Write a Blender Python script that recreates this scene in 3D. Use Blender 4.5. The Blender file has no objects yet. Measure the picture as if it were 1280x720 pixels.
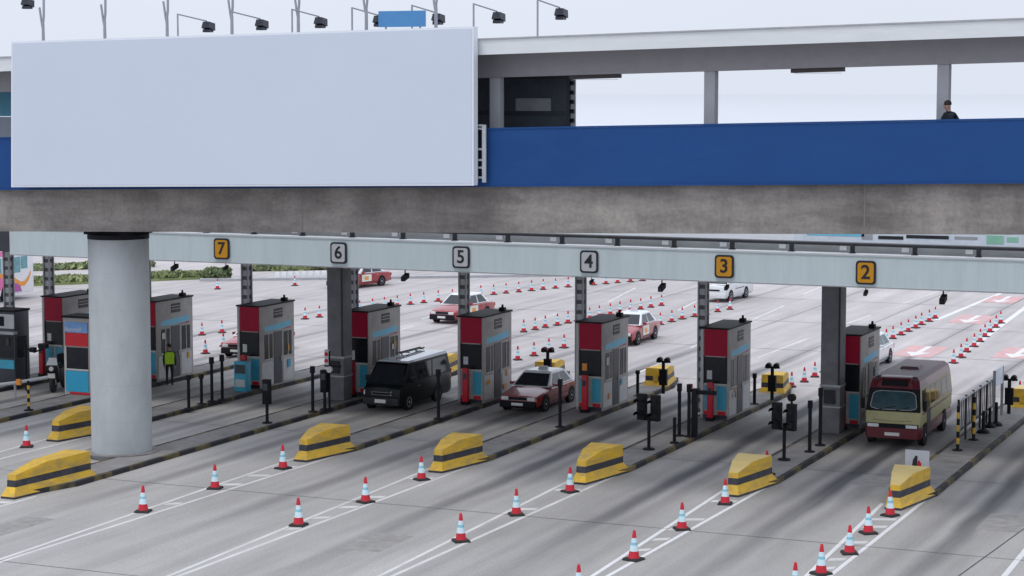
import bpy, bmesh, math, random
from mathutils import Vector, Matrix
random.seed(7)
R = math.radians
scene = bpy.context.scene
C = scene.collection

# ------------------------------------------------------------------ camera
H, FPX, PITCH, YAW = 12.5, 2596.0, R(5.42), R(23.61)
FW = Vector((-math.sin(YAW) * math.cos(PITCH), math.cos(YAW) * math.cos(PITCH), -math.sin(PITCH)))
RT = Vector((math.cos(YAW), math.sin(YAW), 0))
UP = RT.cross(FW)
cam_d = bpy.data.cameras.new('camera')
cam = bpy.data.objects.new('camera', cam_d)
C.objects.link(cam)
cam.location = (0, 0, H)
cam.rotation_euler = (R(90) - PITCH, 0, YAW)
cam_d.sensor_width = 36
cam_d.lens = 36 * FPX / 1280
cam_d.clip_start, cam_d.clip_end = 1, 20000
scene.camera = cam

def _ray(px, py):
    return FW + RT * ((px - 640) / FPX) + UP * ((360 - py) / FPX)
def G(px, py, z=0.0):
    """survey: world point at height z"""
    d = _ray(px, py)
    return Vector((0, 0, H)) + d * ((z - H) / d.z)
def P(px, py, Y):
    """survey: world point in the plane Y"""
    d = _ray(px, py)
    return Vector((0, 0, H)) + d * (Y / d.y)

# ------------------------------------------------------------------ materials
M = {}
def mat(name, col, rough=.6, metal=0, var=.12, scale=3, bump=0, stretch=(1, 1, 1), spec=.5, coat=0, dirt=None, dirt_amt=0, dirt_scale=1.2):
    m = bpy.data.materials.new(name); m.use_nodes = True
    nt = m.node_tree; N = nt.nodes; L = nt.links
    b = N['Principled BSDF']
    b.inputs['Roughness'].default_value = rough
    b.inputs['Metallic'].default_value = metal
    b.inputs['Specular IOR Level'].default_value = spec
    b.inputs['Coat Weight'].default_value = coat
    tc = N.new('ShaderNodeTexCoord'); mp = N.new('ShaderNodeMapping')
    mp.inputs['Scale'].default_value = stretch
    oi = N.new('ShaderNodeObjectInfo'); om = N.new('ShaderNodeMath'); om.operation = 'MULTIPLY'; om.inputs[1].default_value = 60
    L.new(oi.outputs['Random'], om.inputs[0]); L.new(om.outputs[0], mp.inputs['Location'])
    L.new(tc.outputs['Object'], mp.inputs['Vector'])
    n = N.new('ShaderNodeTexNoise'); n.inputs['Scale'].default_value = scale
    n.inputs['Detail'].default_value = 6; n.inputs['Roughness'].default_value = .65
    L.new(mp.outputs[0], n.inputs['Vector'])
    mr = N.new('ShaderNodeMapRange')
    mr.inputs['From Min'].default_value = .3; mr.inputs['From Max'].default_value = .7
    mr.inputs['To Min'].default_value = 1 - var; mr.inputs['To Max'].default_value = 1 + var
    L.new(n.outputs['Fac'], mr.inputs['Value'])
    mx = N.new('ShaderNodeMix'); mx.data_type = 'RGBA'; mx.blend_type = 'MULTIPLY'
    mx.inputs[0].default_value = 1
    mx.inputs[6].default_value = (*col, 1)
    L.new(mr.outputs[0], mx.inputs[7])
    out = mx.outputs[2]
    if dirt:
        n2 = N.new('ShaderNodeTexNoise'); n2.inputs['Scale'].default_value = dirt_scale
        n2.inputs['Detail'].default_value = 9; n2.inputs['Roughness'].default_value = .7
        L.new(mp.outputs[0], n2.inputs['Vector'])
        r2 = N.new('ShaderNodeMapRange'); r2.inputs['From Min'].default_value = .45; r2.inputs['From Max'].default_value = .75
        r2.inputs['To Max'].default_value = dirt_amt
        L.new(n2.outputs['Fac'], r2.inputs['Value'])
        m2 = N.new('ShaderNodeMix'); m2.data_type = 'RGBA'
        L.new(r2.outputs[0], m2.inputs[0]); L.new(out, m2.inputs[6]); m2.inputs[7].default_value = (*dirt, 1)
        out = m2.outputs[2]
    L.new(out, b.inputs['Base Color'])
    if bump:
        bp = N.new('ShaderNodeBump'); bp.inputs['Strength'].default_value = bump; bp.inputs['Distance'].default_value = .02
        L.new(n.outputs['Fac'], bp.inputs['Height']); L.new(bp.outputs[0], b.inputs['Normal'])
    M[name] = m
    return m

mat('black', (.010, .010, .014), .6, var=.3, spec=.2)
mat('rubber', (.02, .02, .02), .8, var=.3)
mat('dark_metal', (.03, .032, .038), .5, var=.3, spec=.3)
mat('grey_metal', (.42, .43, .45), .5, .2, var=.15)
mat('light_metal', (.55, .57, .6), .4, .1, var=.12)
mat('pole_grey', (.36, .38, .42), .5, .3, var=.1)
mat('column', (.20, .20, .215), .7, var=.15, scale=2, dirt=(.05, .05, .055), dirt_amt=.5)
mat('pillar', (.43, .46, .475), .65, var=.06, scale=1.2, dirt=(.31, .32, .33), dirt_amt=.7, dirt_scale=.8, stretch=(1, 1, .5))
mat('fascia', (.72, .83, .87), .5, var=.04, scale=1, dirt=(.52, .62, .66), dirt_amt=.35, stretch=(2, 1, .3))
mat('fascia_edge', (.72, .75, .78), .5, var=.05)
mat('roof_sheet', (.34, .36, .38), .5, var=.15, stretch=(.3, 1, 1), dirt=(.2, .19, .18), dirt_amt=.6)
mat('roof_under', (.16, .16, .17), .8, var=.1)
mat('white_fascia', (.74, .77, .78), .5, var=.04, dirt=(.52, .54, .55), dirt_amt=.4, stretch=(.3, 1, 2))
mat('beam_grey', (.34, .33, .35), .7, var=.06)
mat('girder_soffit', (.2, .19, .18), .9)
mat('blue', (.014, .066, .225), .6, spec=.2, var=.07, scale=.7, dirt=(.02, .085, .255), dirt_amt=.5, stretch=(.3, 1, 1))
mat('board', (.62, .675, .775), .55, var=.012, scale=.3)
mat('board_edge', (.78, .82, .88), .5, var=.03)
mat('blue_sign', (.08, .27, .55), .5, var=.05)
mat('post_grey', (.46, .47, .5), .6, var=.05)
mat('glass_dark', (.018, .022, .03), .08, var=.2, spec=.6)
mat('glass_booth', (.012, .014, .02), .25, var=.4, spec=.35)
mat('glass_frame', (.05, .055, .07), .4)
mat('shelter_glass', (.085, .098, .12), .3, var=.2)
mat('maroon', (.46, .007, .045), .5, var=.08, dirt=(.3, .01, .035), dirt_amt=.5, spec=.25)
mat('red', (.60, .010, .03), .45, var=.1)
mat('bright_red', (.62, .012, .025), .5, var=.06)
mat('cyan', (.05, .42, .60), .5, var=.08, dirt=(.06, .25, .34), dirt_amt=.6)
mat('bright_cyan', (.03, .38, .62), .5, var=.05)
mat('sky_stripe', (.20, .60, .82), .5, var=.06)
mat('booth_grey', (.46, .44, .42), .6, var=.1, scale=2, dirt=(.26, .24, .22), dirt_amt=.65, dirt_scale=1.5)
mat('booth_trim', (.58, .59, .59), .5, var=.1)
mat('yellow', (.70, .43, .03), .6, var=.14, scale=4, dirt=(.30, .23, .13), dirt_amt=.85, dirt_scale=3.2, stretch=(1, .45, 1.6))
mat('yellow_pale', (.68, .52, .20), .6, var=.1, scale=4, dirt=(.5, .36, .1), dirt_amt=.6, dirt_scale=2)
mat('stripe_black', (.03, .032, .045), .5, var=.25, dirt=(.10, .10, .11), dirt_amt=.5, dirt_scale=3)
mat('sign_yellow', (.72, .33, .008), .5, var=.06)
mat('sign_white', (.60, .62, .66), .5, var=.04)
mat('sign_black', (.02, .02, .028), .5)
mat('cone_red', (.55, .012, .03), .5, var=.15)
mat('cone_sleeve', (.62, .78, .84), .35, var=.1)
mat('cone_teal', (.25, .55, .66), .35, var=.1)
mat('white_paint', (.74, .74, .75), .7, var=.1, scale=8)
mat('line_worn', (.68, .67, .66), .8, var=.15, scale=2, dirt=(.42, .41, .40), dirt_amt=.95, dirt_scale=1.0)
mat('red_paint', (.64, .38, .38), .8, var=.15, scale=2, dirt=(.50, .44, .44), dirt_amt=.9, dirt_scale=.8)
mat('patch', (.30, .29, .28), .85, var=.2, scale=3, dirt=(.22, .21, .2), dirt_amt=.7)
mat('island_top', (.26, .25, .245), .85, var=.15, scale=1.5, bump=.2, dirt=(.11, .105, .10), dirt_amt=.7)
mat('taxi_red', (.31, .007, .013), .3, var=.06, coat=.9)
mat('taxi_roof', (.78, .80, .84), .25, var=.04, coat=.5)
mat('white_car', (.72, .74, .76), .25, var=.04, coat=.5)
mat('van_black', (.010, .013, .015), .35, var=.1, coat=.08, spec=.2)
mat('van_roof_sheen', (.60, .68, .78), .2, var=.06, coat=1)  # pale colour stands in for the sky reflected on a dark roof
mat('bus_cream', (.50, .47, .25), .4, var=.07, dirt=(.26, .24, .14), dirt_amt=.5)
mat('bus_maroon', (.13, .012, .022), .3, var=.1, coat=.4)
mat('bus_roof', (.17, .085, .105), .5, var=.1, dirt=(.12, .06, .075), dirt_amt=.6, coat=.05)
mat('lamp_glass', (.75, .77, .78), .12, var=.05)
mat('tail_red', (.4, .01, .01), .2)
mat('plate_white', (.75, .75, .73), .5, var=.05)
mat('chrome', (.55, .56, .58), .2, .8, var=.05)
mat('sticker', (.72, .76, .68), .5, var=.1)
mat('pink', (.78, .16, .42), .4, var=.06)
mat('orange', (.85, .32, .04), .4, var=.06)
mat('purple', (.42, .10, .36), .4, var=.06)
mat('coach_white', (.78, .78, .80), .35, var=.05)
mat('coach_glass', (.16, .36, .40), .15, var=.3)
mat('teal_glass', (.03, .075, .095), .1, var=.3)
mat('skin', (.45, .26, .18), .6, var=.06)
mat('navy_cloth', (.018, .022, .035), .85, var=.2, scale=12)
mat('hair', (.012, .01, .01), .7, var=.2)
mat('hi_vis', (.50, .85, .03), .6, var=.1)
mat('trousers', (.02, .02, .028), .85, var=.2)
mat('leaf', (.33, .37, .17), .7, var=.45, scale=1.6)
mat('leaf_dark', (.20, .25, .13), .7, var=.4, scale=1.6)
mat('verge', (.20, .25, .10), .9, var=.3, scale=1)
mat('flood_black', (.025, .03, .045), .4, var=.3)
mat('pale_green', (.30, .60, .45), .5, var=.1)
mat('ad_blue', (.18, .36, .68), .5, var=.15)
mat('ad_pale', (.74, .80, .88), .5, var=.08)
mat('brown_lamp', (.06, .045, .045), .6)
mat('haze_pale', (.62, .68, .80), .05, var=.02, scale=.02)  # sky-pale colour, far haze put into the sheet

def wave_kerb():
    m = bpy.data.materials.new('kerb_paint'); m.use_nodes = True
    N = m.node_tree.nodes; L = m.node_tree.links; b = N['Principled BSDF']
    b.inputs['Roughness'].default_value = .75
    tc = N.new('ShaderNodeTexCoord'); sp = N.new('ShaderNodeSeparateXYZ'); L.new(tc.outputs['Object'], sp.inputs[0])
    mu = N.new('ShaderNodeMath'); mu.operation = 'MULTIPLY'; mu.inputs[1].default_value = .5
    L.new(sp.outputs['Y'], mu.inputs[0])
    fr = N.new('ShaderNodeMath'); fr.operation = 'FRACT'; L.new(mu.outputs[0], fr.inputs[0])
    gt = N.new('ShaderNodeMath'); gt.operation = 'GREATER_THAN'; gt.inputs[1].default_value = .5; L.new(fr.outputs[0], gt.inputs[0])
    # worn paint: yellow survives only near the noses
    n = N.new('ShaderNodeTexNoise'); n.inputs['Scale'].default_value = 1.3; n.inputs['Detail'].default_value = 6
    L.new(tc.outputs['Object'], n.inputs['Vector'])
    mr = N.new('ShaderNodeMapRange'); mr.inputs['From Min'].default_value = .4; mr.inputs['From Max'].default_value = .68
    mr.inputs['To Min'].default_value = .0; mr.inputs['To Max'].default_value = .48
    L.new(n.outputs['Fac'], mr.inputs['Value'])
    mm = N.new('ShaderNodeMath'); mm.operation = 'MULTIPLY'; L.new(gt.outputs[0], mm.inputs[0]); L.new(mr.outputs[0], mm.inputs[1])
    mx = N.new('ShaderNodeMix'); mx.data_type = 'RGBA'
    mx.inputs[6].default_value = (.022, .022, .028, 1); mx.inputs[7].default_value = (.36, .27, .07, 1)
    L.new(mm.outputs[0], mx.inputs[0]); L.new(mx.outputs[2], b.inputs['Base Color'])
    M['kerb_paint'] = m
wave_kerb()

def concrete_girder():
    m = bpy.data.materials.new('girder_concrete'); m.use_nodes = True
    N = m.node_tree.nodes; L = m.node_tree.links; b = N['Principled BSDF']
    b.inputs['Roughness'].default_value = .9
    tc = N.new('ShaderNodeTexCoord')
    def noise(sc, st, det=8, ro=.65):
        mp = N.new('ShaderNodeMapping'); mp.inputs['Scale'].default_value = st; L.new(tc.outputs['Object'], mp.inputs[0])
        n = N.new('ShaderNodeTexNoise'); n.inputs['Scale'].default_value = sc; n.inputs['Detail'].default_value = det; n.inputs['Roughness'].default_value = ro
        L.new(mp.outputs[0], n.inputs[0]); return n.outputs['Fac']
    def ramp(v, a, bb, ca, cb):
        r = N.new('ShaderNodeMapRange'); r.inputs[1].default_value = a; r.inputs[2].default_value = bb; r.inputs[3].default_value = ca; r.inputs[4].default_value = cb
        L.new(v, r.inputs[0]); return r.outputs[0]
    def mul(a, bb):
        x = N.new('ShaderNodeMath'); x.operation = 'MULTIPLY'; L.new(a, x.inputs[0]); L.new(bb, x.inputs[1]); return x.outputs[0]
    v = mul(ramp(noise(.7, (.7, 1, 2.2)), .35, .65, .68, 1.2), ramp(noise(1.2, (1.2, 1, .35)), .45, .72, 1.06, .76))
    v = mul(v, ramp(noise(.16, (1, 1, .6), 3), .38, .62, .72, 1.15))
    v = mul(v, ramp(noise(9, (1, 1, 1)), .3, .7, .85, 1.15))
    mx = N.new('ShaderNodeMix'); mx.data_type = 'RGBA'; mx.blend_type = 'MULTIPLY'; mx.inputs[0].default_value = 1
    mx.inputs[6].default_value = (.25, .228, .21, 1); L.new(v, mx.inputs[7]); L.new(mx.outputs[2], b.inputs['Base Color'])
    bp = N.new('ShaderNodeBump'); bp.inputs['Strength'].default_value = .3; bp.inputs['Distance'].default_value = .03
    L.new(v, bp.inputs['Height']); L.new(bp.outputs[0], b.inputs['Normal'])
    M['girder_concrete'] = m
concrete_girder()

def seams(name, step, axis='X', dark=.86, width=.03):
    m = M[name]; N = m.node_tree.nodes; L = m.node_tree.links; b = N['Principled BSDF']
    src = b.inputs['Base Color'].links[0].from_socket
    tc = N.new('ShaderNodeTexCoord'); sp = N.new('ShaderNodeSeparateXYZ'); L.new(tc.outputs['Object'], sp.inputs[0])
    a = N.new('ShaderNodeMath'); a.operation = 'MULTIPLY'; a.inputs[1].default_value = 1 / step; L.new(sp.outputs[axis], a.inputs[0])
    f = N.new('ShaderNodeMath'); f.operation = 'FRACT'; L.new(a.outputs[0], f.inputs[0])
    l = N.new('ShaderNodeMath'); l.operation = 'LESS_THAN'; l.inputs[1].default_value = width / step; L.new(f.outputs[0], l.inputs[0])
    r = N.new('ShaderNodeMapRange'); r.inputs[3].default_value = 1; r.inputs[4].default_value = dark; L.new(l.outputs[0], r.inputs[0])
    x = N.new('ShaderNodeMix'); x.data_type = 'RGBA'; x.blend_type = 'MULTIPLY'; x.inputs[0].default_value = 1
    L.new(src, x.inputs[6]); L.new(r.outputs[0], x.inputs[7]); L.new(x.outputs[2], b.inputs['Base Color'])
seams('pillar', 1.27, 'Z', .90, .015); seams('fascia', .6, 'X', .96, .03); seams('blue', 2.44, 'X', .94, .02)
mat('lattice_web', (.55, .56, .58), .5, .2, var=.15); seams('lattice_web', .40, 'Z', .22, .16)

ISL = [-14.1 - 5.07 * k for k in range(9)]

def road_mat():
    m = bpy.data.materials.new('road_surface'); m.use_nodes = True
    N = m.node_tree.nodes; L = m.node_tree.links; b = N['Principled BSDF']
    b.inputs['Roughness'].default_value = .8
    tc = N.new('ShaderNodeTexCoord'); sp = N.new('ShaderNodeSeparateXYZ'); L.new(tc.outputs['Object'], sp.inputs[0])
    def noise(sc, st, det=8, ro=.6):
        mp = N.new('ShaderNodeMapping'); mp.inputs['Scale'].default_value = st; L.new(tc.outputs['Object'], mp.inputs[0])
        n = N.new('ShaderNodeTexNoise'); n.inputs['Scale'].default_value = sc; n.inputs['Detail'].default_value = det; n.inputs['Roughness'].default_value = ro
        L.new(mp.outputs[0], n.inputs[0]); return n.outputs['Fac']
    def ramp(v, a, bb, ca, cb, smooth=False):
        r = N.new('ShaderNodeMapRange'); r.inputs[1].default_value = a; r.inputs[2].default_value = bb; r.inputs[3].default_value = ca; r.inputs[4].default_value = cb
        if smooth: r.interpolation_type = 'SMOOTHSTEP'
        L.new(v, r.inputs[0]); return r.outputs[0]
    def op(o, a, bb=None):
        x = N.new('ShaderNodeMath'); x.operation = o
        for i, q in enumerate((a, bb)):
            if q is None: continue
            if isinstance(q, (int, float)): x.inputs[i].default_value = q
            else: L.new(q, x.inputs[i])
        return x.outputs[0]
    # slightly wandering lane coordinate: 0 at the middle of a lane
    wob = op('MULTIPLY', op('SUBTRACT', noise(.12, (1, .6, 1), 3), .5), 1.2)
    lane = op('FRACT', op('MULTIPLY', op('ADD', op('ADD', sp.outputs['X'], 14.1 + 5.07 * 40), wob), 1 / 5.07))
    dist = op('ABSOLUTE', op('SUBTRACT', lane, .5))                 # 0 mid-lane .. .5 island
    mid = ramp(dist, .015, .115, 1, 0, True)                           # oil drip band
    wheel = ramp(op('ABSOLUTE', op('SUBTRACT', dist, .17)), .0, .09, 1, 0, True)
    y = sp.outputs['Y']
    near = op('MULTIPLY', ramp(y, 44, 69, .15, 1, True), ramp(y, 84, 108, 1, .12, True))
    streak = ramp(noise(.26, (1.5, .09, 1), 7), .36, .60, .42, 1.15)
    oil_and_shade = op('MULTIPLY', op('MULTIPLY', op('ADD', op('MULTIPLY', mid, .80), op('MULTIPLY', wheel, .30)), near), streak)  # drip and tyre streaks, deepened under the canopy to carry its shade
    oil_and_shade = op('MINIMUM', op('MULTIPLY', oil_and_shade, ramp(sp.outputs['X'], -36, -17, .72, 1.25)), .88)
    big = ramp(noise(.05, (1, .5, 1), 5), .35, .65, .86, 1.12)
    midn = ramp(noise(.7, (1, .22, 1), 8), .3, .7, .88, 1.12)
    fine = ramp(noise(16, (1, .6, 1), 5, .75), .3, .7, .82, 1.16)
    long = ramp(noise(.9, (1.2, .05, 1), 6), .35, .68, 1.06, .84)
    v = op('MULTIPLY', op('MULTIPLY', big, midn), op('MULTIPLY', fine, long))
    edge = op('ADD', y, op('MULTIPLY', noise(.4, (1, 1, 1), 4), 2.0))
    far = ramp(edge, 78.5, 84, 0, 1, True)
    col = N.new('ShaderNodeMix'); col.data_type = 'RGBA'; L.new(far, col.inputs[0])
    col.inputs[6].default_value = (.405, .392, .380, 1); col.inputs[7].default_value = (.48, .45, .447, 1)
    mx = N.new('ShaderNodeMix'); mx.data_type = 'RGBA'; mx.blend_type = 'MULTIPLY'; mx.inputs[0].default_value = 1
    L.new(col.outputs[2], mx.inputs[6]); L.new(v, mx.inputs[7])
    m2 = N.new('ShaderNodeMix'); m2.data_type = 'RGBA'; L.new(oil_and_shade, m2.inputs[0]); L.new(mx.outputs[2], m2.inputs[6]); m2.inputs[7].default_value = (.045, .045, .055, 1)
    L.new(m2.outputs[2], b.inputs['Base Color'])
    bp = N.new('ShaderNodeBump'); bp.inputs['Strength'].default_value = .15; bp.inputs['Distance'].default_value = .01
    L.new(fine, bp.inputs['Height']); L.new(bp.outputs[0], b.inputs['Normal'])
    M['road_surface'] = m
road_mat()

# ------------------------------------------------------------------ mesh builder
class MB:
    def __init__(s): s.v = []; s.f = []; s.mi = []; s.names = []
    def _m(s, m):
        if m not in s.names: s.names.append(m)
        return s.names.index(m)
    def add(s, vs, fs, m):
        o = len(s.v); k = s._m(m)
        s.v += [tuple(v) for v in vs]
        for f in fs: s.f.append([i + o for i in f]); s.mi.append(k)
        return s
    def box(s, x0, x1, y0, y1, z0, z1, m='black', taper=0):
        t = taper
        vs = [(x0, y0, z0), (x1, y0, z0), (x1, y1, z0), (x0, y1, z0), (x0 + t, y0 + t, z1), (x1 - t, y0 + t, z1), (x1 - t, y1 - t, z1), (x0 + t, y1 - t, z1)]
        return s.hexa(vs, m)
    def hexa(s, vs, m):
        return s.add(vs, [(0, 3, 2, 1), (4, 5, 6, 7), (0, 1, 5, 4), (1, 2, 6, 5), (2, 3, 7, 6), (3, 0, 4, 7)], m)
    def quad(s, a, b, c, d, m): return s.add([a, b, c, d], [(0, 1, 2, 3)], m)
    def prism(s, poly, z0, z1, m, side=None):
        n = len(poly)
        vs = [(x, y, z0) for x, y in poly] + [(x, y, z1) for x, y in poly]
        s.add(vs, [tuple(range(n))[::-1], tuple(range(n, 2 * n))], m)
        return s.add(vs, [(i, (i + 1) % n, n + (i + 1) % n, n + i) for i in range(n)], side or m)
    def tube(s, p0, p1, r0, r1=None, m='black', n=10, cap=True):
        p0, p1 = Vector(p0), Vector(p1); r1 = r0 if r1 is None else r1
        d = (p1 - p0).normalized(); a = Vector((0, 0, 1)) if abs(d.z) < .9 else Vector((1, 0, 0))
        u = d.cross(a).normalized(); w = d.cross(u)
        vs = []
        for p, r in ((p0, r0), (p1, r1)):
            for i in range(n):
                t = 2 * math.pi * i / n
                vs.append(p + (u * math.cos(t) + w * math.sin(t)) * r)
        fs = [(i, (i + 1) % n, n + (i + 1) % n, n + i) for i in range(n)]
        if cap: fs += [tuple(range(n))[::-1], tuple(range(n, 2 * n))]
        return s.add(vs, fs, m)
    def path(s, pts, r, m='black', n=8):
        for a, b in zip(pts, pts[1:]): s.tube(a, b, r, r, m, n)
        return s
    def lathe(s, prof, m, n=16, c=(0, 0)):
        vs = []; k = len(prof)
        for r, z in prof:
            for i in range(n):
                t = 2 * math.pi * i / n; vs.append((c[0] + r * math.cos(t), c[1] + r * math.sin(t), z))
        fs = [(j * n + i, j * n + (i + 1) % n, (j + 1) * n + (i + 1) % n, (j + 1) * n + i) for j in range(k - 1) for i in range(n)]
        fs += [tuple(range(n))[::-1], tuple(range((k - 1) * n, k * n))]
        return s.add(vs, fs, m)
    def loft(s, rings, m, cap=True):
        n = len(rings[0]); vs = [p for r in rings for p in r]
        fs = [(j * n + i, j * n + (i + 1) % n, (j + 1) * n + (i + 1) % n, (j + 1) * n + i) for j in range(len(rings) - 1) for i in range(n)]
        if cap: fs += [tuple(range(n))[::-1], tuple(range((len(rings) - 1) * n, len(rings) * n))]
        return s.add(vs, fs, m)
    def build(s, name, parent=None, bevel=0, smooth=0, loc=None):
        me = bpy.data.meshes.new(name); me.from_pydata(s.v, [], s.f)
        for nm in s.names: me.materials.append(M[nm])
        me.polygons.foreach_set('material_index', s.mi)
        bm = bmesh.new(); bm.from_mesh(me)
        if bevel or smooth: bmesh.ops.remove_doubles(bm, verts=bm.verts, dist=.0004)
        bmesh.ops.recalc_face_normals(bm, faces=bm.faces)
        if bevel:
            es = [e for e in bm.edges if len(e.link_faces) == 2 and e.calc_face_angle(0) > .5]
            bmesh.ops.bevel(bm, geom=es, offset=bevel, segments=2, affect='EDGES', clamp_overlap=True, profile=.6)
        bm.to_mesh(me); bm.free()
        if smooth or bevel:
            for p in me.polygons: p.use_smooth = True
            me.set_sharp_from_angle(angle=R(smooth or 35))
        o = bpy.data.objects.new(name, me); C.objects.link(o)
        if parent: o.parent = parent
        if loc: o.location = loc
        return o

def tag(o, label=None, cat=None, group=None, kind=None):
    if label: o['label'] = label
    if cat: o['category'] = cat
    if group: o['group'] = group
    if kind: o['kind'] = kind
    return o
def thing(name, label, cat, loc=(0, 0, 0), rz=0, group=None):
    o = bpy.data.objects.new(name, None); C.objects.link(o)
    o.location = loc; o.rotation_euler = (0, 0, rz); o.empty_display_size = .3
    return tag(o, label, cat, group)
def copy_tree(o, parent=None):
    c = o.copy(); C.objects.link(c)
    if parent: c.parent = parent
    for ch in o.children: copy_tree(ch, c)
    return c
def place(proto, used, label, loc, rz=0, group=None):
    """first call places the prototype itself, later calls a copy of it and of its parts"""
    o = proto if not used else copy_tree(proto)
    used.append(o); o.location = loc; o.rotation_euler = (0, 0, rz)
    o['label'] = label
    if group: o['group'] = group
    return o
def text(body, size, m, name, parent, loc, rot=(R(90), 0, 0), extrude=.006, offset=0, sx=1):
    cu = bpy.data.curves.new(name, 'FONT'); cu.body = body; cu.size = size; cu.extrude = extrude; cu.offset = offset
    cu.align_x = 'CENTER'; cu.align_y = 'CENTER'
    t = bpy.data.objects.new('tmp', cu); C.objects.link(t)
    dg = bpy.context.evaluated_depsgraph_get()
    me = bpy.data.meshes.new_from_object(t.evaluated_get(dg)); bpy.data.objects.remove(t)
    me.materials.clear(); me.materials.append(M[m])
    o = bpy.data.objects.new(name, me); C.objects.link(o)
    o.parent = parent; o.location = loc; o.rotation_euler = rot; o.scale = (sx, 1, 1)
    return o

# ------------------------------------------------------------------ setting: ground
g = MB().quad((-6000, -6000, -.9), (6000, -6000, -.9), (6000, 9000, -.9), (-6000, 9000, -.9), 'haze_pale').build('haze_sheet'); tag(g, kind='structure')  # added sheet out to the horizon, stands in for distant white haze
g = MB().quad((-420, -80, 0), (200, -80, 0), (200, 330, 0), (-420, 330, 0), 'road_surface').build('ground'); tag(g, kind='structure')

# painted lines
ln = MB()
def strip(a, b, w, m='white_paint', z=.004, wb=None):
    a, b = Vector((*a, z)), Vector((*b, z)); d = (b - a).normalized(); s_ = Vector((-d.y, d.x, 0))
    wb = wb or w
    ln.quad(a - s_ * w / 2, b - s_ * wb / 2, b + s_ * wb / 2, a + s_ * w / 2, m)
for k, c in enumerate(ISL):
    if k == 5: y1 = 51.2
    else: y1 = 61.6
    m = 'white_paint' if k in (0, 1) else 'line_worn'
    la = {0: (-14.13, 50.5), 1: (-19.17, 47.2), 2: (-24.25, 45.5), 3: (-29.3, 45), 4: (-34.5, 45), 5: (-39.5, 41), 6: (-44.5, 46), 7: (-49.6, 46), 8: (-54.7, 46)}[k]
    ra = {0: (-13.62, 50.5), 1: (-18.92, 47.2), 2: (-24.02, 45.5), 3: (-29.05, 45), 4: (-34.28, 45), 5: (-39.2, 41), 6: (-44.2, 46), 7: (-49.3, 46), 8: (-54.4, 46)}[k]
    strip(la, (c - .52, y1), .13, m); strip(ra, (c + .55, y1 + 1), .13, m)
    strip((la[0] - .03, 20), la, .13, m); strip((ra[0] + .03, 20), ra, .13, m)
    # chevron ticks between the two lines
    n = 9 if k != 5 else 5
    for i in range(n):
        t = (i + 1.5) / (n + .8); y = la[1] + (y1 - la[1]) * t
        xl = la[0] + (c - .52 - la[0]) * t + .12; xr = ra[0] + (c + .55 - ra[0]) * t - .12
        if xr - xl > .22 and random.random() < .45:
            ln.quad((xl, y, .004), (xr, y + .25, .004), (xr, y + .6, .004), (xl, y + .35, .004), 'line_worn')
# right-hand approach lane edge
strip((-9.35, 40), (-9.55, 62), .16); strip((-9.05, 40), (-8.6, 62), .16)
# far lanes
strip((-24.02, 113), (-23.55, 131), .3); strip((-23.55, 131), (-23.2, 160), .3)
strip((-19.95, 104.5), (-20.72, 122), .3); strip((-20.72, 122), (-21.6, 160), .3)
strip((-19.35, 90), (-19.9, 104.5), .2, 'line_worn')
for a, b in (((-28.25, 93.5), (-28.18, 101.8)), ((-28.1, 107), (-27.9, 114)), ((-27.7, 121), (-27.4, 130)), ((-32.35, 95.8), (-32.7, 101)), ((-33.2, 108), (-33.8, 117)), ((-34.6, 124), (-35.3, 134)), ((-31.6, 86.5), (-31.9, 91)), ((-38.6, 112), (-39.8, 121)), ((-44, 115), (-45.6, 124)), ((-50, 102), (-51, 108))):
    strip(a, b, .16, 'line_worn')
for y in range(86, 112, 9):
    strip((-42.6 - (y - 86) * .08, y), (-42.9 - (y - 86) * .08, y + 4), .14, 'line_worn')
    strip((-47.2 - (y - 86) * .15, y), (-47.7 - (y - 86) * .15, y + 4), .14, 'line_worn')
tag(ln.build('road_markings'), kind='structure')
jn = MB()   # expansion joints in the slab
for x in (-10.9, -12.0): pass
def joint(a, b, w=.04):
    global ln
    keep = ln; ln = jn; strip(a, b, w, 'stripe_black', .006); ln = keep
joint((-11.6, 40), (-9.2, 70)); joint((-60, 66.3), (-5, 66.3), .03); joint((-90, 85.4), (0, 85.4), .04)
for y in (97, 109, 121, 133, 145): joint((-100, y), (0, y), .05)
for c in ISL: joint((c - 2.53, 85.4), (c - 2.53, 132), .04)
for y in (44.5, 55.5): joint((-60, y), (-4, y), .025)
tag(jn.build('road_joints'), kind='structure')
pt = MB()
for (x, y, a, b_) in ((-26.9, 49.5, 1.3, 2.2), (-16.3, 64.2, 1.1, 1.8), (-37.3, 47.0, 1.0, 2.6), (-31.6, 63.5, 1.2, 1.6), (-11.3, 59, 1.2, 2.4), (-22.0, 88, 1.5, 2.0)):
    pt.quad((x, y, .003), (x + a, y, .003), (x + a, y + b_, .003), (x, y + b_, .003), 'patch')
tag(pt.build('road_patches'), kind='structure')
# red lane patches with white arrows
ar = MB()
for (x, y) in ((-21.75, 98.8), (-22.3, 114.0), (-17.3, 100), (-22.7, 125.6)):
    ar.quad((x - .95, y - 2.0, .008), (x + .95, y - 2.0, .008), (x + .95, y + 2.3, .008), (x - .95, y + 2.3, .008), 'red_paint')
    z = .012
    ar.quad((x - .14, y - .3, z), (x + .14, y - .3, z), (x + .14, y + 2.2, z), (x - .14, y + 2.2, z), 'white_paint')
    ar.add([(x - .6, y - .3, z), (x, y - 1.8, z), (x + .6, y - .3, z)], [(0, 1, 2)], 'white_paint')
tag(ar.build('lane_arrow_markings'), kind='structure')

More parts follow.
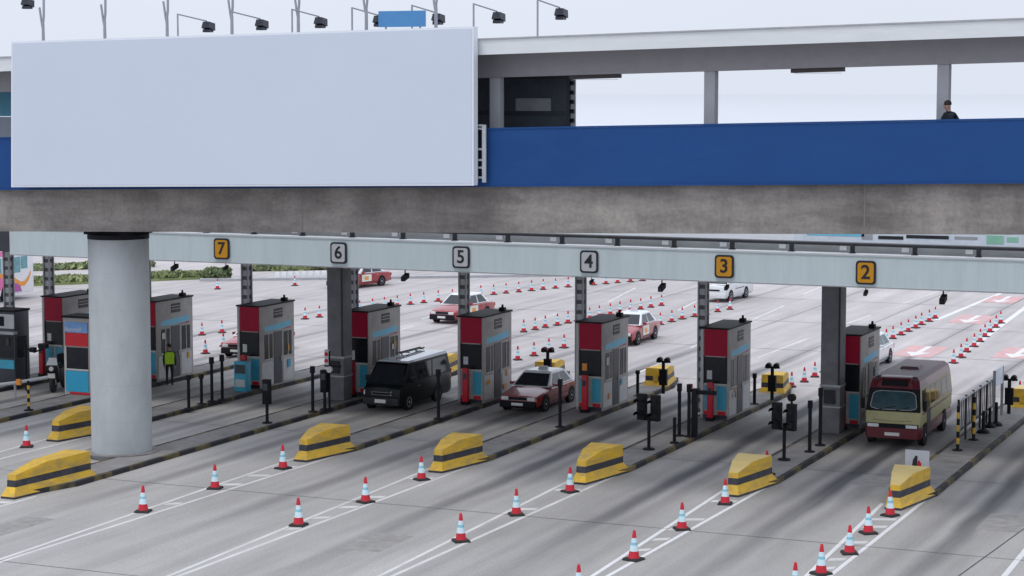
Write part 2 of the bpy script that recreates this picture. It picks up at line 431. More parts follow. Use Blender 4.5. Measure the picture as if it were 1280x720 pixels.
# ------------------------------------------------------------------ toll islands
SIGN = ['the minibus on its right', 'the lane signed 2', 'the lane signed 3', 'the lane signed 4', 'the lane signed 5', 'the lane signed 6', 'the lane signed 7', 'the pale pillar', 'the left edge']
def island(k, c):
    y0 = 51.6 if k == 5 else 60.9
    y1 = 84.6; w = .76
    poly = [(c - .1, y0), (c + .1, y0), (c + w, y0 + 2.5), (c + w, y1 - 2.2), (c + .2, y1), (c - .2, y1), (c - w, y1 - 2.2), (c - w, y0 + 2.5)]
    inn = [(c + (x - c) * .8, y0 + .2 if y < y0 + .1 else (y1 - .2 if y > y1 - .1 else y)) for x, y in poly]
    o = MB().prism(inn, 0, .15, 'island_top').build('traffic_island')
    tag(o, kind='structure')
    n = len(poly); mb = MB()
    for i in range(n):
        j = (i + 1) % n
        a, b, ci, di = poly[i], poly[j], inn[j], inn[i]
        steps = max(1, int(math.dist(a, b) / 1.0))
        mb.add([(*a, 0), (*b, 0), (*b, .15), (*a, .15)], [(0, 1, 2, 3)], 'kerb_paint')
        mb.add([(*a, .15), (*b, .15), (*ci, .152), (*di, .152)], [(0, 1, 2, 3)], 'kerb_paint')
    kb = mb.build('kerb', o)
    return o
for k, c in enumerate(ISL): island(k, c)

# ------------------------------------------------------------------ yellow crash blocks on the noses
def crash_block(k, c, exit_=False):
    """wedge nose block: vertical upper part with a black band, flared skirt, sloping pale top"""
    s = -1 if exit_ else 1
    Lb = 2.7; wr, wt = .72, .2
    if k == 5 and not exit_: Lb = 3.9; wr = .62
    def ring(z, yo, w0, w1, yr, f=.5, zr=None):
        ym = yo + (yr - yo) * f; wm = w0 + (w1 - w0) * (f + .03); zr = z if zr is None else zr
        return [(-w0, s * yo, z), (w0, s * yo, z), (wm, s * ym, zr), (w1, s * yr, zr), (-w1, s * yr, zr), (-wm, s * ym, zr)]
    hf, hr = (.72, .93) if not exit_ else (.88, 1.05)
    A = ring(0, 0, wt + .05, wr + .04, Lb); A2 = ring(.07, 0, wt + .05, wr + .04, Lb)
    z1_, z2_ = (.34, .55) if not exit_ else (.42, .66)
    Bq = ring(z1_, .2, wt - .04, wr - .15, Lb - .16)
    Cq = ring(z2_, .215, wt - .045, wr - .155, Lb - .165)
    D = ring(hf, .24, wt - .05, wr - .165, Lb - .175, .42, hr)
    lab = crash_labels[(k, exit_)]
    t = tag(bpy.data.objects.new('crash_block', None), lab, 'crash barrier', 'yellow and black crash blocks on the toll islands'); C.objects.link(t)
    t.location = (c, (51.5 if k == 5 else 60.75) if not exit_ else 84.0, 0.0 if not exit_ else .0)
    if exit_: t.scale = (.82, .86, .84)
    MB().loft([A, A2], 'stripe_black', True).build('base', t)
    MB().loft([A2, Bq], 'yellow', False).loft([Cq, D], 'yellow', False).build('body', t)
    MB().loft([Bq, Cq], 'stripe_black', False).build('stripe', t)
    if exit_:
        MB().box(-.13, .13, s * (Lb - .13), s * (Lb - .10), .40, .68, 'yellow').build('rear_patch', t)
    MB().add(D, [(0, 1, 2, 5), (5, 2, 3, 4)], 'yellow_pale' if k in (0, 1) else 'yellow').build('cap', t)
    return t
crash_labels = {}
nose = {0: 'striped crash block with pale top in front of the small cream board', 1: 'striped crash block with a red cone tip showing behind it',
        2: 'dull yellow crash block before the twin black signal heads under the yellow 3 sign', 3: 'bright yellow crash block in front of the taxi and the white 5 sign',
        4: 'bright yellow crash block with black band in front of the black van', 5: 'long low yellow crash block against the foot of the round pale pillar',
        6: 'yellow crash block half hidden behind the left side of the round pale pillar'}
exits = {0: 'yellow crash block with black squares at the far end of the railing beside the minibus', 1: 'yellow crash block behind twin black lamps, between the lane 3 booth and a grey column',
         2: 'yellow crash block with black stripe beyond the posts left of the lane 3 booth', 3: 'yellow crash block seen above the roof of the red taxi',
         4: 'yellow crash block showing between the black van and the lane 5 booth', 5: 'yellow crash block mostly behind the booth next to the left grey column'}
for k, l in nose.items(): crash_labels[(k, False)] = l
for k, l in exits.items(): crash_labels[(k, True)] = l
for k in nose: crash_block(k, ISL[k])
for k in exits: crash_block(k, ISL[k] + .15, True)

# ------------------------------------------------------------------ toll booths
BX0, BX1, BL, BH = -.42, .66, 2.85, 3.42
def make_booth():
    t = thing('toll_booth', 'x', 'toll booth', group='maroon and grey toll booths under the canopy')
    MB().box(BX0, BX1, 0, BL, 0, BH, 'booth_grey').build('body', t, bevel=.02)
    MB().box(BX0 - .04, BX1 + .04, -.06, BL + .04, BH, BH + .06, 'black').build('roof', t)
    MB().box(BX0 + .13, BX1 - .04, -.02, 0, 2.40, 3.41, 'maroon').build('front_panel', t)
    w = MB().box(BX0 + .15, BX1 - .06, -.015, 0, 1.36, 2.36, 'glass_booth').build('front_window', t)
    MB().box(BX0 + .13, BX1 - .04, -.035, -.0155, 1.30, 1.36, 'booth_trim').box(BX0 + .13, BX0 + .16, -.03, -.0152, 1.36, 2.40, 'black').box(BX1 - .07, BX1 - .04, -.03, -.0152, 1.36, 2.40, 'black').build('window_frame', w)
    MB().box(BX0 + .16, BX0 + .50, -.018, 0, .36, 1.26, 'cyan').build('lower_panel', t)
    MB().box(BX1 - .42, BX1 - .06, -.018, 0, .36, 1.26, 'cyan').build('lower_panel', t)
    MB().box(BX0 + .1, BX1 - .03, -.03, 0, 0.02, .16, 'stripe_black').box(BX0 + .14, BX0 + .46, -.04, -.001, .17, .30, 'red').box(BX1 - .38, BX1 - .08, -.04, -.001, .17, .30, 'red').build('base_trim', t)
    MB().box(BX0 - .0, BX0 + .1, -.03, -.001, .17, 3.38, 'booth_trim').build('corner_strip', t)
    X = BX1
    MB().box(X, X + .02, 1.15, 1.85, 2.86, 3.25, 'stripe_black').box(X, X + .03, 1.15, 1.85, 3.0, 3.03, 'booth_grey').box(X, X + .03, 1.15, 1.85, 3.12, 3.15, 'booth_grey').build('louvre', t)
    MB().add([(X + .004, .35, 2.36), (X + .004, 2.55, 2.36), (X + .004, 2.55, 2.66), (X + .004, .35, 2.56)], [(0, 1, 2, 3)], 'sky_stripe').add([(X + .006, 1.6, 2.33), (X + .006, 2.55, 2.33), (X + .006, 2.55, 2.40)], [(0, 1, 2)], 'red').build('side_stripe', t)
    w = MB().box(X, X + .012, .35, 1.0, 1.2, 2.22, 'glass_booth').build('side_window', t)
    MB().box(X + .0125, X + .03, .64, .68, 1.2, 2.22, 'booth_trim').box(X + .0125, X + .035, .33, 1.02, 1.15, 1.2, 'booth_trim').build('window_frame', w)
    w = MB().box(X, X + .012, 1.95, 2.6, 1.2, 2.22, 'glass_booth').build('side_window', t)
    MB().box(X + .0125, X + .03, 2.25, 2.29, 1.2, 2.22, 'booth_trim').build('window_frame', w)
    d = MB().box(X, X + .018, 1.12, 1.78, .08, 2.28, 'glass_frame').build('door', t)
    MB().box(X + .0185, X + .05, 1.66, 1.70, 1.0, 1.2, 'light_metal').build('handle', d)
    MB().box(X, X + .01, .12, 1.04, .12, 1.08, 'booth_trim').build('side_panel', t)
    MB().box(X, X + .01, 1.9, 2.72, .12, 1.08, 'booth_trim').build('side_panel', t)
    MB().box(BX0 - .02, BX0 + .02, .02, .05, .1, BH, 'booth_trim').build('corner_post', t)
    MB().box(X - .28, X - .05, 2.2, 2.42, BH + .06, BH + .2, 'black').tube((X - .16, 2.3, BH + .2), (X - .16, 2.3, BH + .32), .05, .04, 'black').build('roof_beacon', t)
    return t
booth = make_booth(); used = []; booths = []
bl = {1: 'maroon and grey toll booth half hidden by the grey column next to the minibus', 2: 'maroon and grey toll booth standing alone under the orange 3 sign',
      3: 'maroon and grey toll booth under the white 4 sign', 4: 'maroon and grey toll booth between the black van and the near red taxi',
      5: 'maroon and grey toll booth touching the grey column behind the black van', 6: 'maroon and grey toll booth with a teal cabinet before it',
      7: 'maroon and grey toll booth with a worker in a yellow vest beside it', 8: 'maroon and grey toll booth behind the parked motorcycle'}
for k, l in bl.items():
    o = place(booth, used, l, (ISL[k] + (.3 if k == 8 else 0), 74.25, .15))
    booths.append(o)
rn = random.Random(5)
for o in booths:      # paper notices stuck on each booth, different on every one
    for _ in range(rn.randint(2, 4)):
        y = rn.choice((.5, .75, 2.05, 2.35)) + rn.uniform(-.08, .08); z = rn.choice((.35, .7, .8, 1.4, 1.75)) + rn.uniform(-.06, .06)
        w_, h_ = rn.uniform(.12, .3), rn.uniform(.16, .36)
        MB().box(BX1 + .036, BX1 + .04, y - w_ / 2, y + w_ / 2, z, z + h_, rn.choice(('sign_white', 'sign_yellow', 'sticker', 'ad_pale', 'orange', 'cyan'))).build('notice', o)
    MB().box(BX0 + .25, BX0 + .45, -.022, -.016, rn.uniform(1.45, 1.6), 1.85, rn.choice(('sign_white', 'orange', 'sticker'))).build('notice', o)

# kiosks nearer the camera on the two left islands
def kiosk(x, y, lab, blue):
    t = thing('payment_kiosk', lab, 'kiosk', (x, y, .15))
    W, D = 1.25, 1.0
    hh = 3.15
    MB().box(0, W, 0, D, 0, hh, 'booth_grey' if blue else 'glass_frame').build('body', t, bevel=.02)
    if blue:
        MB().box(.09, W - .06, -.05, 0, 2.55, 2.98, 'ad_blue').build('header', t)
        text('Autotoll', .24, 'sign_white', 'lettering', t, (W / 2 - .12, -.052, 2.68), extrude=.004, offset=.003)
        MB().box(.09, W - .06, -.03, 0, 2.0, 2.545, 'bright_red').build('red_panel', t)
        w = MB().box(.14, W - .06, -.015, 0, 1.06, 1.94, 'glass_booth').build('window', t)
        MB().box(.10, W - .04, -.04, -.0155, 1.0, 1.06, 'booth_trim').box(.10, .14, -.04, -.0155, 1.06, 1.98, 'booth_trim').build('frame', w)
        MB().box(.09, W - .06, -.03, 0, .12, .97, 'bright_cyan').build('lower_panel', t)
        MB().box(.3, W + .05, -.06, -.001, .02, .10, 'red').build('kick_plate', t)
    else:
        MB().box(.0, W, -.03, 0, 2.45, 3.05, 'booth_trim').box(.25, .75, -.05, -.0305, 2.55, 2.95, 'black').build('sign_box', t)
        MB().box(-.05, W + .08, -.2, .1, 2.22, 2.34, 'grey_metal').build('canopy_ledge', t)
        MB().box(.08, W - .06, -.015, 0, 1.2, 2.15, 'glass_booth').build('window', t)
        MB().box(.85, 1.0, -.06, -.016, 1.75, 2.05, 'brown_lamp').build('notice', t)
        MB().box(.05, W - .04, -.03, 0, .75, 1.12, 'cyan').build('lower_panel', t)
        MB().box(W, W + .02, .2, .8, 1.2, 2.1, 'glass_booth').build('side_window', t)
    MB().box(-.04, W + .04, -.08, D + .04, hh, hh + .08, 'black').build('roof', t)
    return t
kiosk(-50.55, 69.9, 'blue, red and cyan fronted payment kiosk at the left side of the round pale pillar', True)
kiosk(-54.85, 70.7, 'dark payment kiosk with a grey ledge cut off by the left picture edge', False)

# ticket machines: slim red posts before each booth
def make_machine():
    t = thing('ticket_machine', 'x', 'ticket machine', group='red ticket machines before the booths')
    MB().box(-.11, .11, -.1, .1, 0, 1.45, 'red').build('post', t, bevel=.02)
    MB().box(-.14, .14, -.14, .14, 0, .12, 'black').build('foot', t)
    MB().box(-.07, .07, -.115, -.101, 1.02, 1.25, 'stripe_black').build('slot_panel', t)
    return t
mach = make_machine(); used = []
for k, l in {1: 'at the booth behind the right grey column', 2: 'at the booth under the yellow 3 sign', 3: 'at the booth behind the red taxi', 4: 'at the booth left of the red taxi', 5: 'at the booth behind the black van', 6: 'at the booth left of the left grey column', 8: 'at the booth left of the pale pillar'}.items():
    place(mach, used, 'slim red ticket machine ' + l, (ISL[k] + .1, 73.85, .15))

# ------------------------------------------------------------------ canopy over the booths
cv = thing('toll_canopy', 'long flat toll canopy with pale blue fascia carrying the lane numbers', 'canopy', (0, 0, 0))
XL, XR = -52.0, -4.0; YF = 68.4; ZB, ZT = 5.95, 6.98
f = MB()
f.box(XL, XR, YF, YF + .12, ZB, ZT, 'fascia').build('fascia', cv)
MB().box(XL, XR, YF - .03, YF + .5, ZT, ZT + .06, 'fascia_edge').build('fascia_cap', cv)
MB().box(XL, XR, YF - .015, YF + .16, ZB - .04, ZB, 'grey_metal').build('bottom_trim', cv)
MB().box(XL - 9, XR, YF + .5, 78.9, 6.70, 6.9, 'roof_sheet').box(XL - 9, XR, YF + .12, 78.8, 6.5, 6.70, 'roof_under').build('roof', cv)
MB().box(XL - 9, XL - .01, YF - .02, YF + .15, ZB + .1, ZT + .1, 'glass_frame').build('end_panel', cv)
# rail along the roof edge
rl = thing('roof_edge_rail', 'dark pipe rail on short brackets along the front edge of the canopy roof', 'railing', (0, YF + .32, 6.9 + .14))
MB().tube((XL, 0, .30), (XR, 0, .30), .055, m='dark_metal').build('pipe', rl)
bk = MB(); x = XL + .6
i = 0
while x < XR:
    b_ = MB().box(x - .07, x + .07, -.06, .06, 0, .3, 'dark_metal').box(x - .1, x + .1, -.12, .12, 0.0, .03, 'dark_metal')
    b_.build('bracket', rl)
    MB().box(x - .42, x - .18, -.10, .06, .1, .24, 'light_metal').build('junction_box', rl)
    x += 2.12
MB().box(XL, XR, .5, .58, -.1, .34, 'roof_sheet').build('gutter_upstand', rl)
# columns
def column(cx, lab):
    t = thing('canopy_column', lab, 'column', (cx, 73.1, .15), group='dark grey canopy columns')
    MB().box(-.37, .37, -.37, .37, 0, 6.35, 'column').build('shaft', t, bevel=.05)
    MB().box(-.385, .385, -.385, .385, 1.70, 1.78, 'grey_metal').build('strap', t)
    MB().box(-.385, .385, -.385, .385, .95, 1.0, 'grey_metal').build('strap', t)
    MB().box(-.2, .2, -.45, -.386, 1.1, 1.6, 'dark_metal').build('junction_box', t)
    MB().box(.30, .36, -.43, -.372, 1.8, 6.1, 'dark_metal').build('conduit', t)
column(-19.25, 'dark grey square column under the canopy beside the minibus')
column(-39.5, 'dark grey square column under the canopy left of the black van')
# lattice posts
def make_lattice():
    t = thing('lattice_post', 'x', 'post', group='light grey lattice posts rising from the booths to the canopy')
    hgt = 6.3
    for a in (-.15, .15):
        for b in (-.15, .15):
            MB().box(a - .03, a + .03, b - .03, b + .03, 0, hgt, 'grey_metal').build('upright', t)
    MB().box(-.12, .12, -.13, .13, 0, hgt, 'lattice_web').build('web', t)
    return t
lat = make_lattice(); used = []
for k, l in {2: 'behind the booth under the yellow 3 sign', 3: 'behind the booth under the white 4 sign', 4: 'behind the booth under the white 5 sign', 5: 'at the right side of the left grey column', 6: 'behind the booth with a teal cabinet', 7: 'along the right edge of the pale pillar'}.items():
    place(lat, used, 'thin grey lattice post ' + l, (ISL[k] - .82, 75.7, .15))
for (px, l) in ((62, 'rising behind the booth left of the pale pillar'), (12, 'in front of the pink and white coach')):
    q = P(px, 400, 75.7); o = place(lat, used, 'thin grey lattice post ' + l, (q.x, 75.7, .15))
# lane number signs
def number_sign(d, px, yellow, lab):
    q = P(px, 320, YF); t = thing('lane_number_sign', lab, 'sign', (q.x, YF - .02, 6.47 if px < 1000 else 6.43), group='lane number signs on the canopy fascia')
    def rr(w, h, r):
        pts = []
        for cx, cy, a0 in ((w - r, h - r, 0), (-w + r, h - r, 90), (-w + r, -h + r, 180), (w - r, -h + r, 270)):
            for i in range(6):
                a = R(a0 + i * 18); pts.append((cx + r * math.cos(a), cy + r * math.sin(a)))
        return pts
    def plate(w, h, r, y0, y1, m, nm):
        p = rr(w, h, r); n = len(p)
        vs = [(a, y0, b) for a, b in p] + [(a, y1, b) for a, b in p]
        return MB().add(vs, [tuple(range(n)), tuple(range(n, 2 * n))] + [(i, (i + 1) % n, n + (i + 1) % n, n + i) for i in range(n)], m).build(nm, t)
    plate(.34, .40, .12, -.05, .008, 'sign_black', 'border')
    plate(.275, .335, .09, -.062, -.0505, 'sign_yellow' if yellow else 'sign_white', 'face')
    text(d, .66, 'sign_black', 'digit', t, (0, -.064, 0), extrude=.006, offset=.012)
for d, px, y_, l in (('7', 278, 1, 'orange lane number sign reading 7 on the canopy fascia'), ('6', 424, 0, 'white lane number sign reading 6 above the left grey column'), ('5', 577, 0, 'white lane number sign reading 5 on the canopy fascia'), ('4', 737, 0, 'white lane number sign reading 4 on the canopy fascia'), ('3', 906, 1, 'orange lane number sign reading 3 on the canopy fascia'), ('2', 1083, 1, 'orange lane number sign reading 2 above the minibus')):
    number_sign(d, px, y_, l)
# small cameras under the fascia
def make_cctv():
    t = thing('surveillance_camera', 'x', 'camera', group='small black cameras hanging under the canopy fascia')
    MB().tube((0, 0, 0), (0, 0, -.14), .02, m='black').build('stem', t)
    MB().hexa([(-.07, -.16, -.34), (.07, -.16, -.34), (.07, .16, -.24), (-.07, .16, -.24), (-.07, -.16, -.2), (.07, -.16, -.2), (.07, .16, -.1), (-.07, .16, -.1)], 'black').build('housing', t)
    MB().tube((0, -.155, -.27), (0, -.175, -.275), .045, m='glass_dark').build('lens', t)
    return t
cc = make_cctv(); used = []
for px, l, s_ in ((219, 'first camera right of the pale pillar', 1.1), (283, 'under the orange 7 sign', .8), (507, 'between the white 6 and 5 signs', 1.2), (740, 'under the white 4 sign', .7), (828, 'midway between the 4 and 3 signs', 1.2), (909, 'under the orange 3 sign', .8), (1083, 'under the orange 2 sign', .8), (1180, 'right of the orange 2 sign', 1.3)):
    q = P(px, 340, YF + .1); o = place(cc, used, 'small black camera hanging from the fascia, ' + l, (q.x, YF + .06, ZB - .035)); o.scale = (s_, s_, s_)
# rooftop advert board seen in the gap under the footbridge
ad = thing('rooftop_advert_board', 'low white and blue advert board with a green mark standing on the canopy roof', 'advert board', (-20.6, 72.4, 6.9))
MB().box(0, 14, 0, .12, .0, 1.5, 'ad_pale').build('panel', ad)
a_ = MB()
rnd = random.Random(3)
for x0, x1, z0, z1, m in ((.5, 2.6, .45, .72, 'sky_stripe'), (2.5, 2.9, .35, .6, 'grey_metal'), (3.1, 4.0, .38, .50, 'dark_metal'), (4.1, 5.6, .44, .56, 'dark_metal'), (5.8, 6.6, .45, .55, 'grey_metal'), (6.9, 7.5, .32, .62, 'pale_green'), (7.6, 8.0, .4, .58, 'pale_green'), (8.5, 9.0, .25, .65, 'ad_blue'), (9.3, 9.9, .2, .6, 'ad_blue'), (10.1, 11.4, .25, .62, 'ad_blue')):
    a_.box(x0, x1, -.01, -.001, z0, z1, m)
a_.build('graphics', ad)

# ------------------------------------------------------------------ footbridge
GS = .0243
def zl(z0, x): return z0 + GS * (x + 10)
def sloped(mb, x0, x1, y0, y1, zb, zt, m, gb=None, gt=None):
    gb = GS if gb is None else gb; gt = GS if gt is None else gt
    b0, b1 = zb + gb * (x0 + 10), zb + gb * (x1 + 10); t0, t1 = zt + gt * (x0 + 10), zt + gt * (x1 + 10)
    return mb.hexa([(x0, y0, b0), (x1, y0, b1), (x1, y1, b1), (x0, y1, b0), (x0, y0, t0), (x1, y0, t1), (x1, y1, t1), (x0, y1, t0)], m)
BXL, BXR = -62.0, 6.0
fb = thing('footbridge', 'covered concrete footbridge with blue parapet crossing above the toll lanes', 'footbridge', (0, 0, 0))
gd = MB(); sloped(gd, BXL, BXR, 57.9, 62.3, 8.56, 10.2, 'girder_concrete'); gd.build('girder', fb)
gj = MB()
for x in (-49, -32.6, -14.4, 1.8): sloped(gj, x - .02, x + .02, 57.893, 57.9, 8.57, 10.1, 'girder_soffit')
gj.build('girder_joints', fb)
dk = MB(); sloped(dk, BXL, BXR, 58.0, 62.2, 10.205, 10.5, 'island_top'); dk.build('deck', fb)
pp = MB(); sloped(pp, BXL, BXR, 57.72, 57.86, 10.03, 11.72, 'blue')
pp.build('parapet', fb)
pr = MB(); sloped(pr, BXL, BXR, 57.70, 57.92, 11.722, 11.77, 'blue'); sloped(pr, BXL, BXR, 57.70, 57.86, 9.98, 10.028, 'blue')
pr.build('parapet_rail', fb)
fp = MB(); sloped(fp, BXL, BXR, 62.2, 62.32, 10.2, 11.62, 'white_fascia'); fp.build('far_parapet', fb)
rf = MB(); sloped(rf, BXL, BXR, 57.5, 57.62, 13.98, 14.43, 'white_fascia'); rf.build('roof_fascia', fb)
rs = MB(); sloped(rs, BXL, BXR, 57.63, 62.7, 14.08, 14.36, 'beam_grey'); rs.build('roof', fb)
rc = MB(); sloped(rc, BXL, BXR, 57.46, 57.7, 14.432, 14.475, 'grey_metal'); rc.build('roof_edge', fb)
bm_ = MB(); sloped(bm_, BXL, BXR, 58.82, 59.35, 13.31, 14.078, 'beam_grey'); bm_.build('roof_beam', fb)
b2 = MB(); sloped(b2, BXL, BXR, 61.6, 62.0, 13.45, 14.078, 'beam_grey'); b2.build('roof_beam', fb)
for px in (-60.3, -53.45, -46.6, -39.75, -32.95, -26.1, -19.2, -12.35, -5.5, 1.3):
    px *= 1.009
    mb = MB(); mb.box(px - .17, px + .17, 58.9, 59.25, zl(10.505, px), zl(13.305, px) + .01, 'post_grey'); mb.build('post', fb, bevel=.02)
# lights below the beam
for n_, (a, b, l) in enumerate(((714, 775, 'flat brown light fitting under the bridge roof beside the dark shelter'), (990, 1055, 'flat brown light fitting under the bridge roof left of the walking person'))):
    q0, q1 = P(a, 95, 59.08), P(b, 90, 59.08)
    t = thing('ceiling_light', l, 'light fitting', (q0.x, 59.08, zl(13.31, q0.x)), group='light fittings under the footbridge roof')
    MB().hexa([(0, -.15, -.12), (q1.x - q0.x, -.15, -.12 + GS * (q1.x - q0.x)), (q1.x - q0.x, .15, -.12 + GS * (q1.x - q0.x)), (0, .15, -.12), (0, -.15, -.005), (q1.x - q0.x, -.15, -.005 + GS * (q1.x - q0.x)), (q1.x - q0.x, .15, -.005 + GS * (q1.x - q0.x)), (0, .15, -.005)], 'brown_lamp').build('housing', t)
    MB().box(.1, q1.x - q0.x - .1, -.1, .1, -.135, -.122, 'board_edge').build('diffuser', t)
# dark glazed shelter on the deck
q0, q1 = P(560, 120, 61.2), P(713, 120, 61.2)
sh = thing('glazed_shelter', 'dark glazed stair shelter on the footbridge deck beside the blank billboard', 'shelter', (0, 0, 0))
X0, X1 = q0.x, q1.x
z0 = zl(10.505, X0) ; zt = P(650, 99, 61.2).z
MB().box(X0, X1, 61.2, 61.3, z0, zt, 'shelter_glass').build('glazing', sh)
MB().box(X0, X1, 61.1, 61.19, zt, zt + .12, 'glass_frame').box(X0, X1, 61.14, 61.19, P(650, 144, 61.2).z, P(650, 144, 61.2).z + .14, 'glass_frame').box(X1 - .1, X1, 61.12, 61.19, z0, zt, 'glass_frame').build('frame', sh)
qa, qb = P(645, 141, 61.2), P(689, 123, 61.2)
MB().box(qa.x, qb.x, 61.17, 61.195, qa.z, qb.z, 'grey_metal').build('board_or_reflection', sh)  # pale rectangle painting a reflection in the dark glazing
ld = MB()
for i in range(9):
    z = z0 + .3 + i * (zt - z0 - .2) / 9
    ld.box(X1 + .01, X1 + .13, 61.1, 61.2, z, z + .12, 'black' if i % 1 == 0 else 'light_metal')
ld.box(X1 + .005, X1 + .16, 61.21, 61.28, z0, zt + .1, 'light_metal')
ld.build('louvre_edge', sh)
# teal panel showing at the left end of the bridge
q0, q1 = P(-40, 145, 61.5), P(22, 113, 61.5)
tp = fb
MB().box(q0.x, q1.x, 61.5, 61.58, q0.z, q1.z, 'sky_stripe').build('glazed_panel', tp)
MB().box(q0.x, q1.x, 61.45, 61.495, q0.z - 1.0, q0.z - .02, 'board').build('lower_panel', tp)
MB().box(q0.x, q1.x, 61.45, 61.495, q1.z, q1.z + .9, 'beam_grey').build('upper_panel', tp)
# blank billboard
yb0, yb1 = 57.1, 57.4
tl, tr, br_, bl_ = P(14, 52, yb0), P(592, 33, yb0), P(592, 232, yb0), P(14, 234, yb0)
bb = thing('billboard', 'huge blank pale lavender billboard mounted on the front of the footbridge', 'billboard', (0, 0, 0))
def board(dx, y0, y1, m, nm):
    MB().hexa([(bl_.x + dx, y0, bl_.z + dx), (br_.x - dx, y0, br_.z + dx), (br_.x - dx, y1, br_.z + dx), (bl_.x + dx, y1, bl_.z + dx), (tl.x + dx, y0, tl.z - dx), (tr.x - dx, y0, tr.z - dx), (tr.x - dx, y1, tr.z - dx), (tl.x + dx, y1, tl.z - dx)], m).build(nm, bb)
board(0, yb0, yb1, 'board_edge', 'frame'); board(.06, yb0 - .015, yb0 - .001, 'board', 'face')
sm = MB()
for i in range(1, 7):
    pass
lad = thing('cage_ladder', 'short white cage ladder between the blank billboard and the blue parapet', 'ladder', (P(598, 190, 57.5).x, 57.5, P(598, 228, 57.5).z))
MB().box(-.1, -.04, 0, .06, 0, 1.75, 'light_metal').build('stile', lad); MB().box(.12, .24, 0, .06, 0, 1.75, 'light_metal').build('stile', lad)
for z in (.12, .42, .65, .98, 1.6, 1.7): MB().box(-.04, .12, .01, .05, z, z + .06, 'light_metal').build('rung', lad)
MB().box(-.1, .16, .1, .14, 0.1, 1.7, 'black').build('backing', lad)

# bridge pillar
pl = thing('bridge_pillar', 'thick round pale grey concrete pillar carrying the footbridge', 'pillar', (-40.62, 59.4, 0))
MB().lathe([(1.03, 0), (1.03, 7.62), (1.0, 7.66)], 'pillar', 48).build('shaft', pl, smooth=40)
MB().lathe([(1.045, 7.5), (1.045, 7.66)], 'black', 48).build('top_band', pl)
MB().box(-.85, .85, -.8, .8, 7.66, 7.79, 'black').build('bearing', pl)
MB().lathe([(1.25, .15), (1.25, .19), (1.04, .2)], 'island_top', 40).build('foot', pl)

# floodlights on the bridge roof
def make_flood():
    t = thing('floodlight', 'x', 'floodlight', group='floodlights on bent arms along the footbridge roof')
    MB().tube((0, 0, -.6), (0, 0, 1.1), .032, m='pole_grey').build('pole', t)
    MB().tube((0, 0, 1.08), (.0, 1.9, .9), .024, m='pole_grey').build('arm', t)
    MB().hexa([(-.17, 1.8, .66), (.17, 1.8, .66), (.2, 2.15, .56), (-.2, 2.15, .56), (-.13, 1.85, .88), (.13, 1.85, .88), (.17, 2.2, .82), (-.17, 2.2, .82)], 'flood_black').build('lamp_head', t)
    MB().box(-.14, .14, 1.84, 2.12, .5, .6, 'flood_black').build('visor', t)
    return t
fl = make_flood(); used = []
YP = 62.45
for i, (px, py, l) in enumerate(((-8, -12, 'leftmost floodlight, cut by the top of the picture'), (222, 17, 'first fully visible floodlight on a bent arm from the left'), (290, 14, 'floodlight second from the left over the billboard'), (365, 11, 'floodlight over the middle of the billboard'), (440, 9, 'floodlight at the left side of the blue roof sign'), (515, 6, 'floodlight at the right side of the blue roof sign'), (592, 4, 'floodlight at the right end of the billboard'), (672, -1, 'rightmost floodlight, past the billboard'))):
    q = P(px, py, YP); o = place(fl, used, l + ' on the footbridge roof', (q.x, YP, q.z - 1.1))
# thin masts
def make_mast():
    t = thing('lamp_mast', 'x', 'mast', group='thin tapering masts behind the footbridge roof')
    MB().tube((0, 0, 0), (0, 0, 1.7), .065, .055, 'pole_grey').build('pole', t)
    MB().path([(0, 0, 1.45), (-.06, .0, 1.75), (-.14, .0, 2.3)], .04, 'pole_grey').build('arm', t)
    MB().path([(0, 0, 1.7), (.04, .0, 2.0), (.06, 0, 3.0)], .045, 'pole_grey').build('tip', t)
    return t
ms = make_mast(); used = []
for px, l in ((54, 'at the left end of the billboard'), (131, 'second from the left above the billboard'), (209, 'just left of the first bent floodlight arm'), (290, 'above the middle of the left half of the billboard'), (373, 'beside the middle floodlight'), (458, 'at the left end of the blue roof sign'), (545, 'at the right end of the blue roof sign')):
    q = P(px, 40, 62.9); place(ms, used, 'thin grey mast ' + l, (q.x, 62.9, zl(14.1, q.x)))
q0, q1 = P(473, 34, 62.0), P(531, 13, 62.0)
bs = thing('roof_sign', 'small plain blue sign standing on the footbridge roof above the billboard', 'sign', (0, 0, 0))
MB().box(q0.x, q1.x, 62.0, 62.08, q0.z, q1.z, 'blue_sign').build('panel', bs)
MB().box(q0.x + .2, q0.x + .25, 62.09, 62.13, zl(14.36, q0.x), q1.z - .1, 'grey_metal').build('stay', bs)
MB().box(q1.x - .25, q1.x - .2, 62.09, 62.13, zl(14.36, q0.x), q1.z - .1, 'grey_metal').build('stay', bs)

# ------------------------------------------------------------------ traffic cones
def make_cone():
    t = thing('traffic_cone', 'x', 'traffic cone')
    MB().box(-.24, .24, -.24, .24, 0, .07, 'rubber', .03).build('base', t, bevel=.015)
    MB().lathe([(.165, .07), (.150, .12), (.128, .26)], 'cone_red', 16).build('lower_band', t, smooth=40)
    MB().lathe([(.128, .2601), (.098, .42)], 'cone_sleeve', 16).lathe([(.098, .4201), (.086, .5)], 'cone_teal', 16).lathe([(.086, .5001), (.066, .62)], 'cone_sleeve', 16).build('sleeve', t, smooth=40)
    MB().lathe([(.066, .6201), (.045, .78), (.03, .83), (.012, .835)], 'cone_red', 16).build('tip', t, smooth=40)
    return t
cone = make_cone(); used = []
def put_cone(x, y, lab, grp, z=0, sc=1.0):
    o = place(cone, used, lab, (x + random.uniform(-.04, .04), y, z), random.uniform(0, 1.5), grp); q_ = sc * random.uniform(.93, .99); o.scale = (q_, q_, q_); o.rotation_euler[0] = R(random.uniform(-1.2, 1.2))
